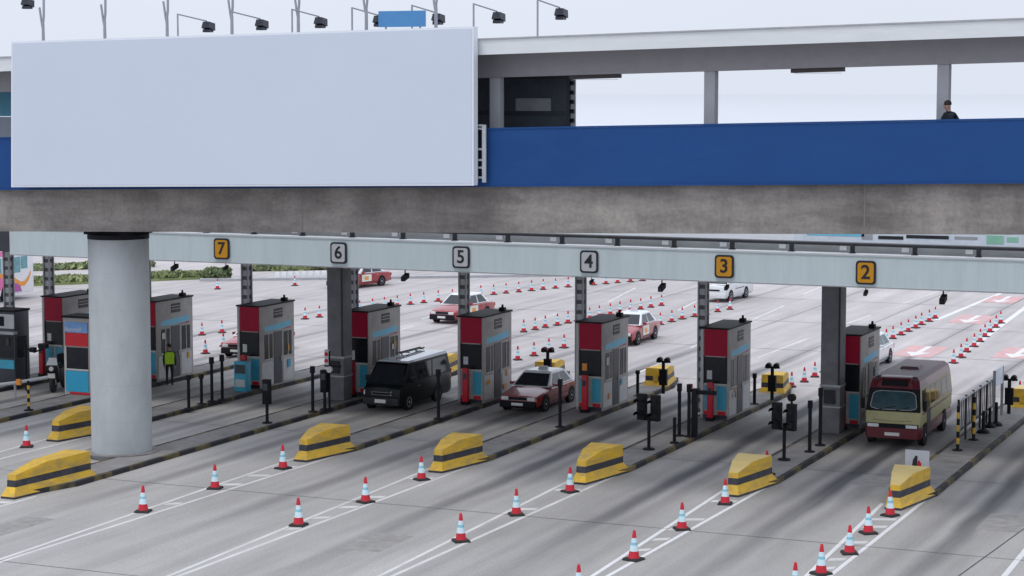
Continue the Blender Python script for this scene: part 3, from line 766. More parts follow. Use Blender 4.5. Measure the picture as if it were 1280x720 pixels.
ORD = ['first', 'second', 'third', 'fourth', 'fifth', 'sixth', 'seventh', 'eighth', 'ninth', 'tenth', 'eleventh', 'twelfth', 'thirteenth', 'fourteenth', 'fifteenth', 'sixteenth', 'seventeenth', 'eighteenth', 'nineteenth', 'twentieth']
rows = [('the row to the block by the cream board', [(-13.95, 49.5), (-13.84, 51.79), (-13.83, 54.45), (-13.93, 57.2), (-13.94, 59.87)]),
        ('the row to the block with a cone behind it', [(-18.81, 47.2), (-18.91, 51.39), (-18.97, 55.58), (-19.02, 59.6)]),
        ('the row to the block under the twin signals', [(-24.09, 51.61), (-24.10, 55.55), (-24.05, 59.47)]),
        ('the row to the block before the red taxi', [(-29.32, 51.66), (-29.14, 55.45), (-29.14, 59.45)]),
        ('the row to the block before the black van', [(-34.5, 51.52), (-34.45, 55.5), (-34.23, 59.4)])]
for nm, pts in rows:
    for i, (x, y) in enumerate(pts):
        put_cone(x, y, 'cone %s from the front in %s' % (ORD[i], nm), 'near traffic cones in rows')
put_cone(-44.63, 59.44, 'lone red and white cone at the far left before the half hidden yellow block', 'near traffic cones in rows')
put_cone(-19.0, 63.95, 'red and white cone standing on the island right behind a yellow block', 'near traffic cones in rows', .15)
def lerp_row(pts, n):
    seg = [math.dist(a, b) for a, b in zip(pts, pts[1:])]; tot = sum(seg); out = []
    for i in range(n):
        d = tot * i / (n - 1)
        for j, s in enumerate(seg):
            if d <= s + 1e-6: break
            d -= s
        t = min(1, d / seg[j]); a, b = pts[j], pts[j + 1]
        out.append((a[0] + (b[0] - a[0]) * t, a[1] + (b[1] - a[1]) * t))
    return out
fr = [('the long row left of the red lane patches', lerp_row([(-24.05, 84.7), (-24.02, 88.2), (-24.13, 100.4), (-24.26, 113.8)], 18)),
      ('the row between the red lane patches', lerp_row([(-19.43, 95.2), (-19.74, 101.6), (-20.48, 112.8)], 9)),
      ('the row at the right edge beyond the railing', lerp_row([(-14.75, 85.9), (-14.82, 90.3)], 4)),
      ('the row past the taxi roof', lerp_row([(-38.28, 88.2), (-38.01, 93.3)], 4)),
      ('the middle row between the 5 and 4 signs', lerp_row([(-42.51, 98.7), (-41.5, 107.1), (-40.4, 114.2)], 14)),
      ('the far row beside the white minivan', lerp_row([(-37.3, 103.4), (-36.83, 108.3), (-36.06, 113.7)], 8)),
      ('the row before the low far kerb wall', lerp_row([(-55.9, 99.5), (-54.1, 109.2), (-52.97, 112.3)], 12)),
      ('the distant row right of the far taxi', lerp_row([(-52.4, 115.2), (-50, 122), (-46.4, 129.8)], 15)),
      ('the short row beyond the worker', [(-57.1, 90.8), (-56.7, 92.1), (-53.6, 87.2), (-52.9, 84.4)]),
      ('the thin row near the kerb at the left', [(-69.5, 112.5), (-66.2, 116.5)])]
for nm, pts in fr:
    for i, (x, y) in enumerate(pts):
        put_cone(x, y, 'far cone, %s from the front in %s' % (ORD[i], nm), 'far traffic cones beyond the booths', sc=.84)

# ------------------------------------------------------------------ posts, signals, rails on the islands
def make_post():
    t = thing('bollard_post', 'x', 'post', group='slim black posts on the toll islands')
    MB().tube((0, 0, .05), (0, 0, 1.55), .055, m='black').build('shaft', t)
    MB().lathe([(.17, 0), (.15, .04), (.07, .06)], 'black', 12).build('foot', t)
    MB().box(-.06, .06, -.07, .07, 1.45, 1.7, 'black').build('head', t)
    return t
po = make_post(); used = []
posts = [(236, 511, .78, 'leftmost of the posts right of the pale pillar'), (252, 505, .70, 'second post right of the pale pillar'), (265, 502, 1.05, 'third post right of the pale pillar'), (278, 500, 1.08, 'fourth post right of the pale pillar'), (391, 515, 1.05, 'just left of the left grey column'), (548, 524, 1.12, 'in front of the black van'), (700, 534, 1.05, 'in front of the red taxi'), (849, 545, 1.12, 'left of the lane 3 booth, farther one of a pair'), (861, 546, 1.12, 'nearest to the lane 3 booth'), (1012, 565, 1.05, 'left of the right grey column'), (1025, 557, 1.2, 'touching the right grey column'), (797, 495, .62, 'beyond the booth of lane 4'), (943, 505, .72, 'beyond the booth of lane 3')]
for px, py, s, l in posts:
    q = G(px, py, .15); o = place(po, used, 'slim black post ' + l, (q.x, q.y, .15)); o.scale = (1.15, 1.15, s)
# thick card reader posts
def make_reader():
    t = thing('card_reader', 'x', 'card reader', group='black card reader posts')
    MB().tube((0, 0, .04), (0, 0, .75), .06, m='black').build('shaft', t)
    MB().lathe([(.2, 0), (.18, .04), (.08, .07)], 'black', 12).build('foot', t)
    MB().box(-.14, .14, -.12, .12, .72, 1.65, 'black').build('cabinet', t, bevel=.02)
    MB().box(-.1, .1, -.135, -.121, 1.25, 1.5, 'glass_frame').build('screen', t)
    return t
rd = make_reader(); used = []
for px, py, s, l in ((334, 529, 1.0, 'before the booth with a teal cabinet'), (406, 512, .95, 'at the foot of the left grey column')):
    q = G(px, py, .15); o = place(rd, used, 'black card reader on a post ' + l, (q.x, q.y, .15)); o.scale = (1, 1, s)
tm = thing('teal_ticket_cabinet', 'teal and grey ticket cabinet standing before a toll booth', 'cabinet', (ISL[6] + .25, 73.3, .15))
MB().box(-.3, .3, 0, .35, 0, 1.25, 'cyan').build('body', tm, bevel=.03); MB().box(-.24, .24, -.02, 0, .75, 1.12, 'glass_frame').build('screen', tm)
MB().box(-.22, .22, -.03, -.001, .2, .5, 'booth_trim').build('tray', tm)
# short post with sensor
q = G(843, 554, .15); sp = thing('short_bollard', 'knee high black bollard right of the twin signals under the 3 sign', 'bollard', (q.x, q.y, .15))
MB().tube((0, 0, 0), (0, 0, .82), .06, m='black').build('shaft', sp); MB().lathe([(.18, 0), (.15, .05), (.06, .07)], 'black', 12).build('foot', sp); MB().tube((0, 0, .82), (0, 0, .92), .075, .05, 'black').build('cap', sp)
q = G(868, 546, .15); sb = thing('barrier_arm', 'black barrier machine with a short raised horizontal arm beside the lane 3 booth', 'barrier', (q.x, q.y, .15))
MB().box(-.1, .1, -.1, .1, 0, 1.75, 'black').build('housing', sb, bevel=.02); MB().box(.1, .8, -.06, .06, 1.55, 1.7, 'black').build('arm', sb)
MB().tube((-.15, 0, 1.76), (-.15, 0, 1.9), .07, m='maroon').build('lamp', sb)
# red & white flashing lamps by the left column
q = G(412, 512, .15); rl2 = thing('lane_lamp', 'post with two red lamps and a white lamp beside the left grey column', 'signal lamp', (q.x, q.y, .15))
MB().tube((0, 0, 0), (0, 0, 2.3), .045, m='black').build('post', rl2)
MB().box(-.17, .0, -.06, .06, 1.75, 2.35, 'sign_white').build('backing', rl2)
for z in (1.92, 2.18): MB().tube((-.09, -.065, z), (-.09, -.1, z), .075, m='bright_red').build('red_lamp', rl2)
MB().tube((.06, -.05, 1.6), (.06, -.16, 1.58), .12, m='lamp_glass', n=14).build('white_lamp', rl2)
MB().box(-.2, .5, -.04, .04, 1.68, 1.75, 'black').build('bracket', rl2)
# twin traffic signals
def make_signal():
    t = thing('twin_traffic_signal', 'x', 'traffic signal', group='twin headed black traffic signals on low posts')
    MB().tube((0, 0, .04), (0, 0, 1.25), .06, m='black').build('post', t)
    MB().lathe([(.22, 0), (.2, .05), (.08, .08)], 'black', 12).build('foot', t)
    MB().box(-.35, .35, .02, .08, 1.0, 1.06, 'black').build('bracket', t)
    for dx in (-.29, .27):
        h = MB().box(dx - .16, dx + .16, -.1, .1, 1.02, 1.93, 'black').build('signal_head', t, bevel=.02)
        for z in (1.24, 1.69):
            MB().tube((dx, -.1, z), (dx, -.12, z), .11, m='glass_dark', n=14).build('lens', h)
            v = MB()
            for i in range(7):
                a0, a1 = R(-10 + i * 200 / 7), R(-10 + (i + 1) * 200 / 7)
                p = [(dx + .13 * math.cos(a), z + .13 * math.sin(a)) for a in (a0, a1)]
                v.quad((p[0][0], -.1, p[0][1]), (p[1][0], -.1, p[1][1]), (p[1][0], -.36, p[1][1] - .03), (p[0][0], -.36, p[0][1] - .03), 'black')
                p2 = [(dx + .12 * math.cos(a), z + .12 * math.sin(a)) for a in (a0, a1)]
                v.quad((p2[0][0], -.1, p2[0][1]), (p2[0][0], -.36, p2[0][1] - .03), (p2[1][0], -.36, p2[1][1] - .03), (p2[1][0], -.1, p2[1][1]), 'black')
            v.build('visor', h)
    return t
sg = make_signal(); used = []
q = G(811, 562, .15); place(sg, used, 'twin black traffic signal on a low post below the space between signs 4 and 3', (q.x, q.y, .15), R(-14))
q = G(980, 575, .15); place(sg, used, 'twin black traffic signal with a round lamp on top, left of the right grey column', (q.x, q.y, .15), R(-14))
o = used[-1]
MB().tube((.27, 0, 1.93), (.27, 0, 2.06), .04, m='black').tube((.27, -.08, 2.14), (.27, .08, 2.14), .13, m='black', n=14).build('top_lamp', o)
# small black signals before the exit blocks
def make_exit_sig():
    t = thing('exit_signal', 'x', 'traffic signal', group='black exit signals in front of the far crash blocks')
    MB().tube((0, 0, 0), (0, 0, 1.35), .07, m='black').build('post', t)
    MB().box(-.16, .16, -.08, .08, .35, 1.0, 'black').build('box', t)
    for dx in (-.2, .2):
        MB().tube((dx * .8, -.1, 1.38), (dx * .8, .1, 1.40), .11, m='black', n=12).build('lamp', t)
    MB().box(-.3, .3, -.03, .03, 1.28, 1.36, 'black').build('bracket', t)
    return t
ex = make_exit_sig(); used = []
for k, px, py, l in ((0, 1261, 517, 'at the far end of the railing beside the minibus'), (1, 965, 500, 'left of the right grey column'), (2, 829, 492, 'above the twin signal under the 3 sign')):
    q = G(px, py, .15); place(ex, used, 'black twin lamp exit signal ' + l, (q.x, q.y, .15))
q = G(690, 478, .15); place(ex, used, 'black exit signal with two round lamps seen over the taxi roof', (q.x - .2, q.y, .15))
# left: pole with camera arms, striped bollard, silver guard rail
q = G(33, 488, .15); pc = thing('camera_pole', 'black pole with side arms and cameras at the left, before the booth', 'camera pole', (q.x, q.y, .15))
MB().tube((0, 0, 0), (0, 0, 1.95), .05, m='black').build('pole', pc); MB().path([(0, 0, 1.75), (.35, .1, 1.6), (.75, .2, 1.75)], .035, 'black').build('arm', pc)
MB().box(.55, .95, .1, .3, 1.78, 1.95, 'black').build('camera_housing', pc); MB().box(.2, .42, 0, .2, 1.6, 1.8, 'black').build('camera_housing', pc)
def striped_bollard(px, py, h, lab):
    q = G(px, py, .15); t = thing('striped_bollard', lab, 'bollard', (q.x, q.y, .15), group='yellow and black striped bollards')
    n = 7
    for i in range(n):
        MB().tube((0, 0, h * i / n + .0005), (0, 0, h * (i + 1) / n), .055, m='yellow' if i % 2 else 'black').build('band', t)
    MB().lathe([(.2, 0), (.17, .04), (.08, .06)], 'black', 12).build('foot', t)
    return t
striped_bollard(36, 513, 1.15, 'yellow and black striped bollard before the parked motorcycle')
striped_bollard(1197, 563, 1.55, 'tall yellow and black striped bollard at the near end of the railing')
striped_bollard(1217, 550, 1.55, 'dark striped bollard second along the railing by the minibus')
q = G(-10, 500, .15); gr = thing('guard_rail', 'silver guard rail with an orange reflector at the left picture edge', 'guard rail', (q.x, q.y, .15))
MB().path([(-.2, 0, .55), (.55, .9, .62), (1.1, 2.2, .7)], .07, 'light_metal').build('rail', gr); MB().tube((.5, .85, 0), (.5, .85, .6), .05, m='grey_metal').build('post', gr); MB().box(.62, .82, .75, .85, .55, .78, 'orange').build('reflector', gr)
# island railing right of the minibus
rg = thing('island_railing', 'grey panelled railing with white top bar beside the minibus', 'railing', (-14.5, 72.2, .15))
MB().box(-.03, .03, 0, 6.6, 1.5, 1.56, 'light_metal').build('top_rail', rg)
MB().box(-.03, .03, 0, 6.6, .45, .5, 'dark_metal').build('bottom_rail', rg)
for y in (0, 1.3, 2.6, 3.9, 5.2, 6.6): MB().box(-.035, .035, y - .035, y + .035, 0, 1.6, 'dark_metal').build('post', rg)
for i in range(21): MB().box(-.014, .014, .3 * i + .2, .3 * i + .23, .5, 1.5, 'dark_metal').build('bar', rg)
fs = thing('frame_sign', 'grey framed notice at the far end of the railing beside the minibus', 'sign', (-14.35, 78.0, .15))
MB().box(-.05, .05, 0, .08, 0, 1.9, 'grey_metal').build('leg', fs); MB().box(-.05, .05, 1.6, 1.68, 0, 1.9, 'grey_metal').build('leg', fs); MB().box(-.03, .03, .08, 1.6, 1.25, 1.9, 'ad_pale').build('panel', fs)
for px, py, s, l in ((1235, 541, .55, 'low black bollard nearest the striped ones beside the railing'), (1251, 532, .6, 'low black bollard farther along the railing'), (1243, 534, .5, 'low black bollard between the two others by the railing')):
    q = G(px - 6, py, .15); t = thing('low_bollard', l, 'bollard', (q.x, q.y, .15), group='low black bollards by the railing')
    MB().lathe([(.26, 0), (.2, .1), (.08, .16)], 'black', 14).build('foot', t); MB().tube((0, 0, .14), (0, 0, .8 * s / .55), .06, m='black').build('shaft', t)
# white board on the right island
q = G(1145, 600, .15); wb = thing('board_or_reflection', 'small cream board with a black and red emblem behind the rightmost yellow block', 'sign', (-14.25, 64.6, -.12))
MB().box(-.38, .38, 0, .05, .55, 1.3, 'sign_white').build('board', wb); MB().box(-.3, -.24, .06, .1, .27, 1.2, 'grey_metal').build('leg', wb); MB().box(.24, .3, .06, .1, .27, 1.2, 'grey_metal').build('leg', wb)
MB().add([(-.17, -.006, .72), (.0, -.006, .72), (.02, -.006, 1.12), (-.05, -.006, 1.14), (-.13, -.006, 1.0)], [(0, 1, 2, 3, 4)], 'sign_black').add([(0.005, -.006, .72), (.15, -.006, .72), (.13, -.006, .9), (.06, -.006, 1.0), (0.02, -.006, .95)], [(0, 1, 2, 3, 4)], 'bright_red').build('emblem', wb)

# ------------------------------------------------------------------ vehicles (front towards -Y, wheels on z=0)
def bil(q, u, v):
    a, b, c, d = (Vector(p) for p in q)
    return (a * (1 - u) + b * u) * (1 - v) + (d * (1 - u) + c * u) * v
def pane(mb, q, u0, u1, v0, v1, m, off=.006):
    p = [bil(q, u0, v0), bil(q, u1, v0), bil(q, u1, v1), bil(q, u0, v1)]
    n = (p[1] - p[0]).cross(p[3] - p[0]).normalized()
    mb.quad(*[x + n * off for x in p], m)
def wheels(t, xs, ys, r=.31, w=.2):
    for y in ys:
        for s in (-1, 1):
            x = s * xs
            wl = MB().lathe([(r * .6, -w / 2), (r * .93, -w / 2), (r, -w * .3), (r, w * .3), (r * .93, w / 2), (r * .6, w / 2)], 'rubber', 20)
            o = wl.build('wheel', t, smooth=40); o.location = (x - s * w / 2 + s * .01, y, r); o.rotation_euler = (0, R(90) * s, 0)
            rim = MB().lathe([(r * .62, w / 2 - .03), (r * .6, w / 2 + .004), (r * .2, w / 2 - .02), (r * .15, w / 2 + .012)], 'light_metal', 16).build('rim', o, smooth=40)
def ring_xz(pts, y, ys=None):
    """half profile (x,z) from bottom centre outwards to top centre -> closed ring"""
    full = [(x, z) for x, z in pts] + [(-x, z) for x, z in reversed(pts) if x > 1e-6]
    return [(x, y if ys is None else y, z) for x, z in full]

def make_sedan(label, body='taxi_red', roof='taxi_roof', taxi=True, sticker=False, group=None):
    t = thing('taxi' if taxi else 'car', label, 'taxi' if taxi else 'car', group=group)
    secs = [(0.0, .70, .32, .56, .60), (.06, .78, .26, .66, .72), (.35, .83, .24, .74, .82), (1.15, .85, .22, .84, .93), (1.4, .855, .21, .88, .95), (3.5, .855, .21, .90, .97), (3.75, .85, .22, .90, .97), (4.35, .82, .26, .88, .95), (4.56, .78, .32, .80, .90), (4.62, .70, .38, .70, .80)]
    b = MB()
    rings = []
    for y, w, zb, zs, zt in secs:
        rings.append(ring_xz([(0, zb), (w * .9, zb), (w, zb + .14), (w * 1.0, (zb + zs) / 2), (w * .985, zs - .05), (w * .93, zs), (w * .5, zt - .015), (0, zt)], y))
    b.loft(rings, body); bo = b.build('body', t, smooth=35)
    # cabin
    bz = .92
    base = [(-.80, 1.28, bz), (.80, 1.28, bz), (.80, 3.92, bz), (-.80, 3.92, bz)]
    top = [(-.60, 2.0, 1.42), (.60, 2.0, 1.42), (.60, 3.35, 1.42), (-.60, 3.35, 1.42)]
    top2 = [(-.5, 2.12, 1.475), (.5, 2.12, 1.475), (.5, 3.22, 1.475), (-.5, 3.22, 1.475)]
    MB().loft([base, top, top2], roof).build('cabin', t, smooth=20)
    fq = [base[0], base[1], top[1], top[0]]; rq = [base[1], base[2], top[2], top[1]]; bq = [base[2], base[3], top[3], top[2]]; lq = [base[3], base[0], top[0], top[3]]
    w = MB(); pane(w, fq, .05, .95, .06, .93, 'glass_dark'); w.build('windscreen', t)
    w = MB(); pane(w, bq, .06, .94, .08, .92, 'glass_dark'); w.build('rear_window', t)
    for q, sw in ((rq, False), (lq, True)):
        for (u0, u1) in ((.10, .49), (.53, .90)) if not sw else ((.10, .47), (.51, .90)):
            w = MB(); pane(w, q, u0, u1, .08, .90, 'teal_glass' if not taxi else 'glass_dark'); w.build('side_window', t)
    # front details
    MB().box(-.75, .75, -.07, .1, .22, .50, 'black').build('bumper', t, bevel=.03)
    MB().box(-.40, .40, -.02, .05, .53, .67, 'chrome').box(-.38, .38, -.026, -.0205, .54, .66, 'black').build('grille', t)
    for s in (-1, 1):
        MB().box(s * .55 - .15, s * .55 + .15, -.012, .12, .52, .66, 'lamp_glass').build('headlight', t, bevel=.015)
        MB().box(s * .66 - .12, s * .66 + .12, 4.56, 4.64, .62, .80, 'tail_red').build('tail_light', t)
        MB().box(s * .92 - .09, s * .92 + .09, 1.55, 1.67, .93, 1.06, body).build('mirror', t, bevel=.02)
        for y in (.82, 3.55): MB().tube((s * .80, y, .33), (s * .862, y, .33), .37, m='black', n=20).build('wheel_arch', t)
    MB().box(-.24, .24, -.085, -.071, .32, .43, 'plate_white').build('number_plate', t)
    MB().box(-.70, .70, 4.58, 4.70, .30, .50, 'black').build('bumper', t, bevel=.03)
    for s in (-1, 1):
        d_ = MB().box(s * .858 - .004, s * .858 + .004, 1.5, 3.5, .335, .355, 'black').box(s * .85 - .012, s * .85 + .012, 2.15, 2.3, .76, .79, 'chrome').box(s * .85 - .012, s * .85 + .012, 3.05, 3.2, .76, .79, 'chrome')
        d_.build('door_trim', t)
        if sticker:
            MB().box(s * .862 - .004, s * .862 + .004, 1.55, 2.5, .40, .84, 'sticker').box(s * .865 - .004, s * .865 + .004, 1.8, 2.2, .5, .72, 'orange' if s > 0 else 'sky_stripe').build('door_advert', t)
    if taxi:
        rs_ = MB().box(-.2, .2, 2.55, 2.72, 1.475, 1.60, 'sign_white', .03).build('roof_sign', t)
        MB().box(-.13, .13, 2.57, 2.576, 1.50, 1.57, 'red').build('lettering_panel', rs_)
    wheels(t, .85, (.82, 3.55))
    return t

def make_van(label, body, roof, name='van', rack=True, grp=None):
    t = thing(name, label, 'van', group=grp)
    secs = [(0.0, .72, .34, .70, .78), (.05, .80, .26, .90, .96), (.32, .84, .24, 1.02, 1.06), (.6, .85, .22, 1.06, 1.08), (4.4, .85, .22, 1.06, 1.08), (4.62, .84, .24, 1.06, 1.08), (4.7, .80, .30, 1.04, 1.06)]
    b = MB()
    b.loft([ring_xz([(0, zb), (w * .9, zb), (w, zb + .16), (w, (zb + zs) / 2), (w * .99, zs - .04), (w * .97, zs), (0, zt)], y) for y, w, zb, zs, zt in secs], body); b.build('body', t, smooth=35)
    base = [(-.82, .24, 1.03), (.82, .24, 1.03), (.82, 4.66, 1.05), (-.82, 4.66, 1.05)]
    top = [(-.68, .98, 1.84), (.68, .98, 1.84), (.70, 4.55, 1.86), (-.70, 4.55, 1.86)]
    top2 = [(-.62, 1.12, 1.92), (.62, 1.12, 1.92), (.64, 4.5, 1.97), (-.64, 4.5, 1.97)]
    MB().loft([base, top], body, False).loft([top, top2], roof, True).build('cabin', t, smooth=20)
    fq = [base[0], base[1], top[1], top[0]]; rq = [base[1], base[2], top[2], top[1]]; bq = [base[2], base[3], top[3], top[2]]; lq = [base[3], base[0], top[0], top[3]]
    w = MB(); pane(w, fq, .05, .95, .08, .93, 'glass_dark'); w.build('windscreen', t)
    w = MB(); pane(w, bq, .08, .92, .1, .9, 'glass_dark'); w.build('rear_window', t)
    for q, fl_ in ((rq, False), (lq, True)):
        for (u0, u1) in ((.07, .27), (.30, .58), (.61, .93)):
            if fl_: u0, u1 = 1 - u1, 1 - u0
            w = MB(); pane(w, q, u0, u1, .12, .88, 'glass_dark'); w.build('side_window', t)
    MB().box(-.78, .78, -.09, .1, .26, .56, 'dark_metal' if body == 'van_black' else body).build('bumper', t, bevel=.04)
    MB().box(-.42, .42, -.012, .03, .66, .78, 'chrome').box(-.40, .40, -.018, -.0125, .675, .765, 'black').build('grille', t)
    for s in (-1, 1):
        MB().hexa([(s * .6 - .17, -.005, .66), (s * .6 + .17, .05, .66), (s * .6 + .17, .16, .66), (s * .6 - .17, .12, .66), (s * .6 - .17, .02, .82), (s * .6 + .17, .08, .84), (s * .6 + .17, .16, .84), (s * .6 - .17, .12, .82)], 'lamp_glass').build('headlight', t)
        MB().box(s * .97 - .1, s * .97 + .1, .72, .84, 1.1, 1.34, body).build('mirror', t, bevel=.02)
        MB().box(s * .74 - .06, s * .74 + .06, 4.68, 4.74, .8, 1.2, 'tail_red').build('tail_light', t)
        for y in (.75, 3.35): MB().tube((s * .80, y, .34), (s * .858, y, .34), .39, m='black', n=20).build('wheel_arch', t)
        MB().box(s * .853 - .006, s * .853 + .006, 1.5, 3.0, .72, .76, 'dark_metal').box(s * .853 - .008, s * .853 + .008, 1.55, 1.75, .86, .90, 'chrome').build('door_trim', t)
    MB().box(-.24, .24, -.108, -.091, .36, .50, 'plate_white').build('number_plate', t)
    if rack:
        r_ = MB()
        for y in (2.9, 4.2): r_.box(-.60, -.2, y, y + .05, 2.0, 2.03, 'dark_metal'); r_.box(-.58, -.54, y, y + .05, 1.92, 2.0, 'dark_metal')
        r_.box(-.52, -.47, 2.3, 4.5, 2.031, 2.07, 'dark_metal').box(-.34, -.29, 2.3, 4.5, 2.031, 2.07, 'dark_metal')
        r_.build('roof_rack', t)
    wheels(t, .85, (.75, 3.35), .33)
    return t

def make_minibus(label):
    t = thing('minibus', label, 'minibus')
    def rg(y, w, zb, z1, tw=None):
        tw = tw or w
        return ring_xz([(0, zb), (w * .96, zb), (w, zb + .1), (w, z1 - .03), (w * .995, z1), (0, z1)], y)
    # skirt, waist
    MB().loft([rg(y, w, .32, .74) for y, w in ((-.06, .90), (.02, .97), (.3, 1.01), (6.6, 1.01), (6.85, .98), (6.9, .92))], 'bus_maroon').build('skirt', t, smooth=35)
    MB().loft([rg(y, w, .742, 1.30) for y, w in ((0, .88), (.05, .96), (.3, 1.0), (6.6, 1.0), (6.82, .97), (6.88, .92))], 'bus_cream').build('body', t, smooth=35)
    base = [(-.97, .06, 1.30), (.97, .06, 1.30), (.99, 6.84, 1.30), (-.99, 6.84, 1.30)]
    top = [(-.90, .36, 2.12), (.90, .36, 2.12), (.92, 6.72, 2.12), (-.92, 6.72, 2.12)]
    MB().loft([base, top], 'bus_cream', False).build('window_band', t)
    t1 = [(-.90, .34, 2.121), (.90, .34, 2.121), (.92, 6.74, 2.121), (-.92, 6.74, 2.121)]
    t2 = [(-.84, .52, 2.40), (.84, .52, 2.40), (.86, 6.66, 2.40), (-.86, 6.66, 2.40)]
    t3 = [(-.70, .80, 2.53), (.70, .80, 2.53), (.72, 6.5, 2.53), (-.72, 6.5, 2.53)]
    MB().loft([t1, t2], 'bus_maroon', False).loft([t2, t3], 'bus_roof', True).build('roof', t, smooth=20)
    fq = [base[0], base[1], top[1], top[0]]; rq = [base[1], base[2], top[2], top[1]]; lq = [base[3], base[0], top[0], top[3]]; bq = [base[2], base[3], top[3], top[2]]
    w = MB(); pane(w, fq, .0, 1.0, .0, 1.0, 'black', .004); w.build('windscreen_surround', t)
    w = MB()
    # rounded windscreen
    pts = []
    for u, v in ((.07, .22), (.10, .14), (.2, .08), (.8, .08), (.9, .14), (.93, .22), (.91, .74), (.86, .84), (.76, .88), (.24, .88), (.14, .84), (.09, .74)):
        p = bil(fq, u, v); pts.append(p + Vector((0, -.012, .003)))
    w.add(pts, [tuple(range(len(pts)))], 'teal_glass'); w.build('windscreen', t)
    wf = MB()
    for i in range(len(pts)):
        wf.tube(pts[i], pts[(i + 1) % len(pts)], .014, m='grey_metal', n=6)
    wf.build('windscreen_rubber', t)
    MB().path([(-.5, .05, 1.36), (.1, .09, 1.5)], .012, 'black').path([(.1, .05, 1.36), (.6, .09, 1.48)], .012, 'black').build('wipers', t)
    for q, fl_ in ((rq, False), (lq, True)):
        for u0, u1 in (((.05, .15), (.30, .46), (.48, .64), (.66, .82), (.84, .96)) if not fl_ else ((.04, .2), (.22, .4), (.42, .6), (.62, .8), (.85, .95))):
            w = MB(); pane(w, q, u0, u1, .12, .92, 'glass_dark'); w.build('side_window', t)
    w = MB(); pane(w, bq, .1, .9, .1, .9, 'glass_dark'); w.build('rear_window', t)
    # passenger door
    MB().box(1.0, 1.016, 1.25, 1.95, .42, 1.30, 'glass_frame').hexa([(.972, 1.25, 1.30), (.992, 1.25, 1.30), (.992, 1.95, 1.30), (.972, 1.95, 1.30), (.90, 1.25, 2.08), (.922, 1.25, 2.08), (.922, 1.95, 2.08), (.90, 1.95, 2.08)], 'glass_dark').build('door', t)
    # destination box and vent
    MB().hexa([(-.66, .30, 2.14), (.66, .30, 2.14), (.66, .8, 2.14), (-.66, .8, 2.14), (-.56, .48, 2.48), (.56, .48, 2.48), (.56, .9, 2.56), (-.56, .9, 2.56)], 'bus_maroon').build('destination_box', t, bevel=.03)
    MB().hexa([(-.48, .305, 2.22), (.48, .305, 2.22), (.48, .4, 2.22), (-.48, .4, 2.22), (-.44, .41, 2.44), (.44, .41, 2.44), (.44, .5, 2.44), (-.44, .5, 2.44)], 'black').build('destination_screen', t)
    MB().box(-.92, .92, -.075, -.03, .70, .86, 'black').build('lamp_strip', t)
    for s in (-1, 1):
        MB().box(s * .68 - .2, s * .68 + .2, -.09, -.06, .72, .84, 'lamp_glass').build('headlight', t, bevel=.01)
        MB().box(s * 1.10 - .07, s * 1.10 + .07, .1, .2, 1.35, 1.75, 'black').build('mirror', t, bevel=.02)
        MB().box(s * .80 - .1, s * .80 + .1, 6.86, 6.92, .85, 1.15, 'tail_red').build('tail_light', t)
        for y in (1.0 if s < 0 else .85, 5.0): MB().tube((s * .95, y, .40), (s * 1.018, y, .40), .44, m='black', n=22).build('wheel_arch', t)
        MB().box(s * 1.012 - .004, s * 1.012 + .004, .3, 6.6, 1.2, 1.27, 'bus_maroon').build('side_line', t)
    MB().box(-.26, .26, -.10, -.062, .42, .54, 'plate_white').build('number_plate', t)
    MB().path([(-.7, 0, .98), (.0, -.004, .955), (.7, 0, .98)], .006, 'dark_metal').build('front_seam', t)
    MB().box(-.35, .35, 3.2, 4.2, 2.53, 2.62, 'bus_roof', .06).build('roof_unit', t)
    wheels(t, 1.0, (.92, 5.0), .38, .24)
    return t

mb_ = make_minibus('cream and maroon minibus stopped at the booth beside the right grey column'); mb_.location = (-16.72, 71.75, 0); mb_.scale = (1, .85, .96); mb_.rotation_euler = (0, 0, R(1))
tx = make_sedan('dark red taxi with a white roof stopped under the canopy between two booths', group='red taxis'); tx.location = (-31.88, 73.5, 0); tx.scale = (1, 1, .96); tx.rotation_euler = (0, 0, R(.5))
vn = make_van('black van with a pale reflecting roof stopped at the booth beside the left grey column', 'van_black', 'van_roof_sheen', rack=True); vn.location = (-36.95, 71.75, 0); vn.scale = (1, 1, .98)
# far taxis with adverts on the doors
t2 = make_sedan('far red taxi with a cream door advert driving up beyond the lane 5 booth', sticker=True, group='red taxis'); t2.location = (-48.0, 100.4, 0); t2.rotation_euler = (0, 0, R(-4))
for x, y, rz, l in ((-62.6, 115.4, -12, 'distant red taxi just right of the left grey column, under the fascia'), (-35.9, 95.0, 2, 'red taxi with a door advert partly behind the lane 4 booth'), (-50.6, 83.4, 3, 'red taxi with a dark front between the two booths right of the pale pillar')):
    o = copy_tree(t2); o.location = (x, y, 0); o.rotation_euler = (0, 0, R(rz)); o['label'] = l
v2 = make_van('white minivan driving up far beyond the lane 3 booth', 'white_car', 'white_car', name='minivan', rack=False); v2.location = (-38.2, 117.2, 0); v2.rotation_euler = (0, 0, R(-3))
c2 = make_sedan('white car half hidden behind the minibus and the booth beside it', 'white_car', 'white_car', taxi=False); c2.location = (-22.95, 90.6, 0)

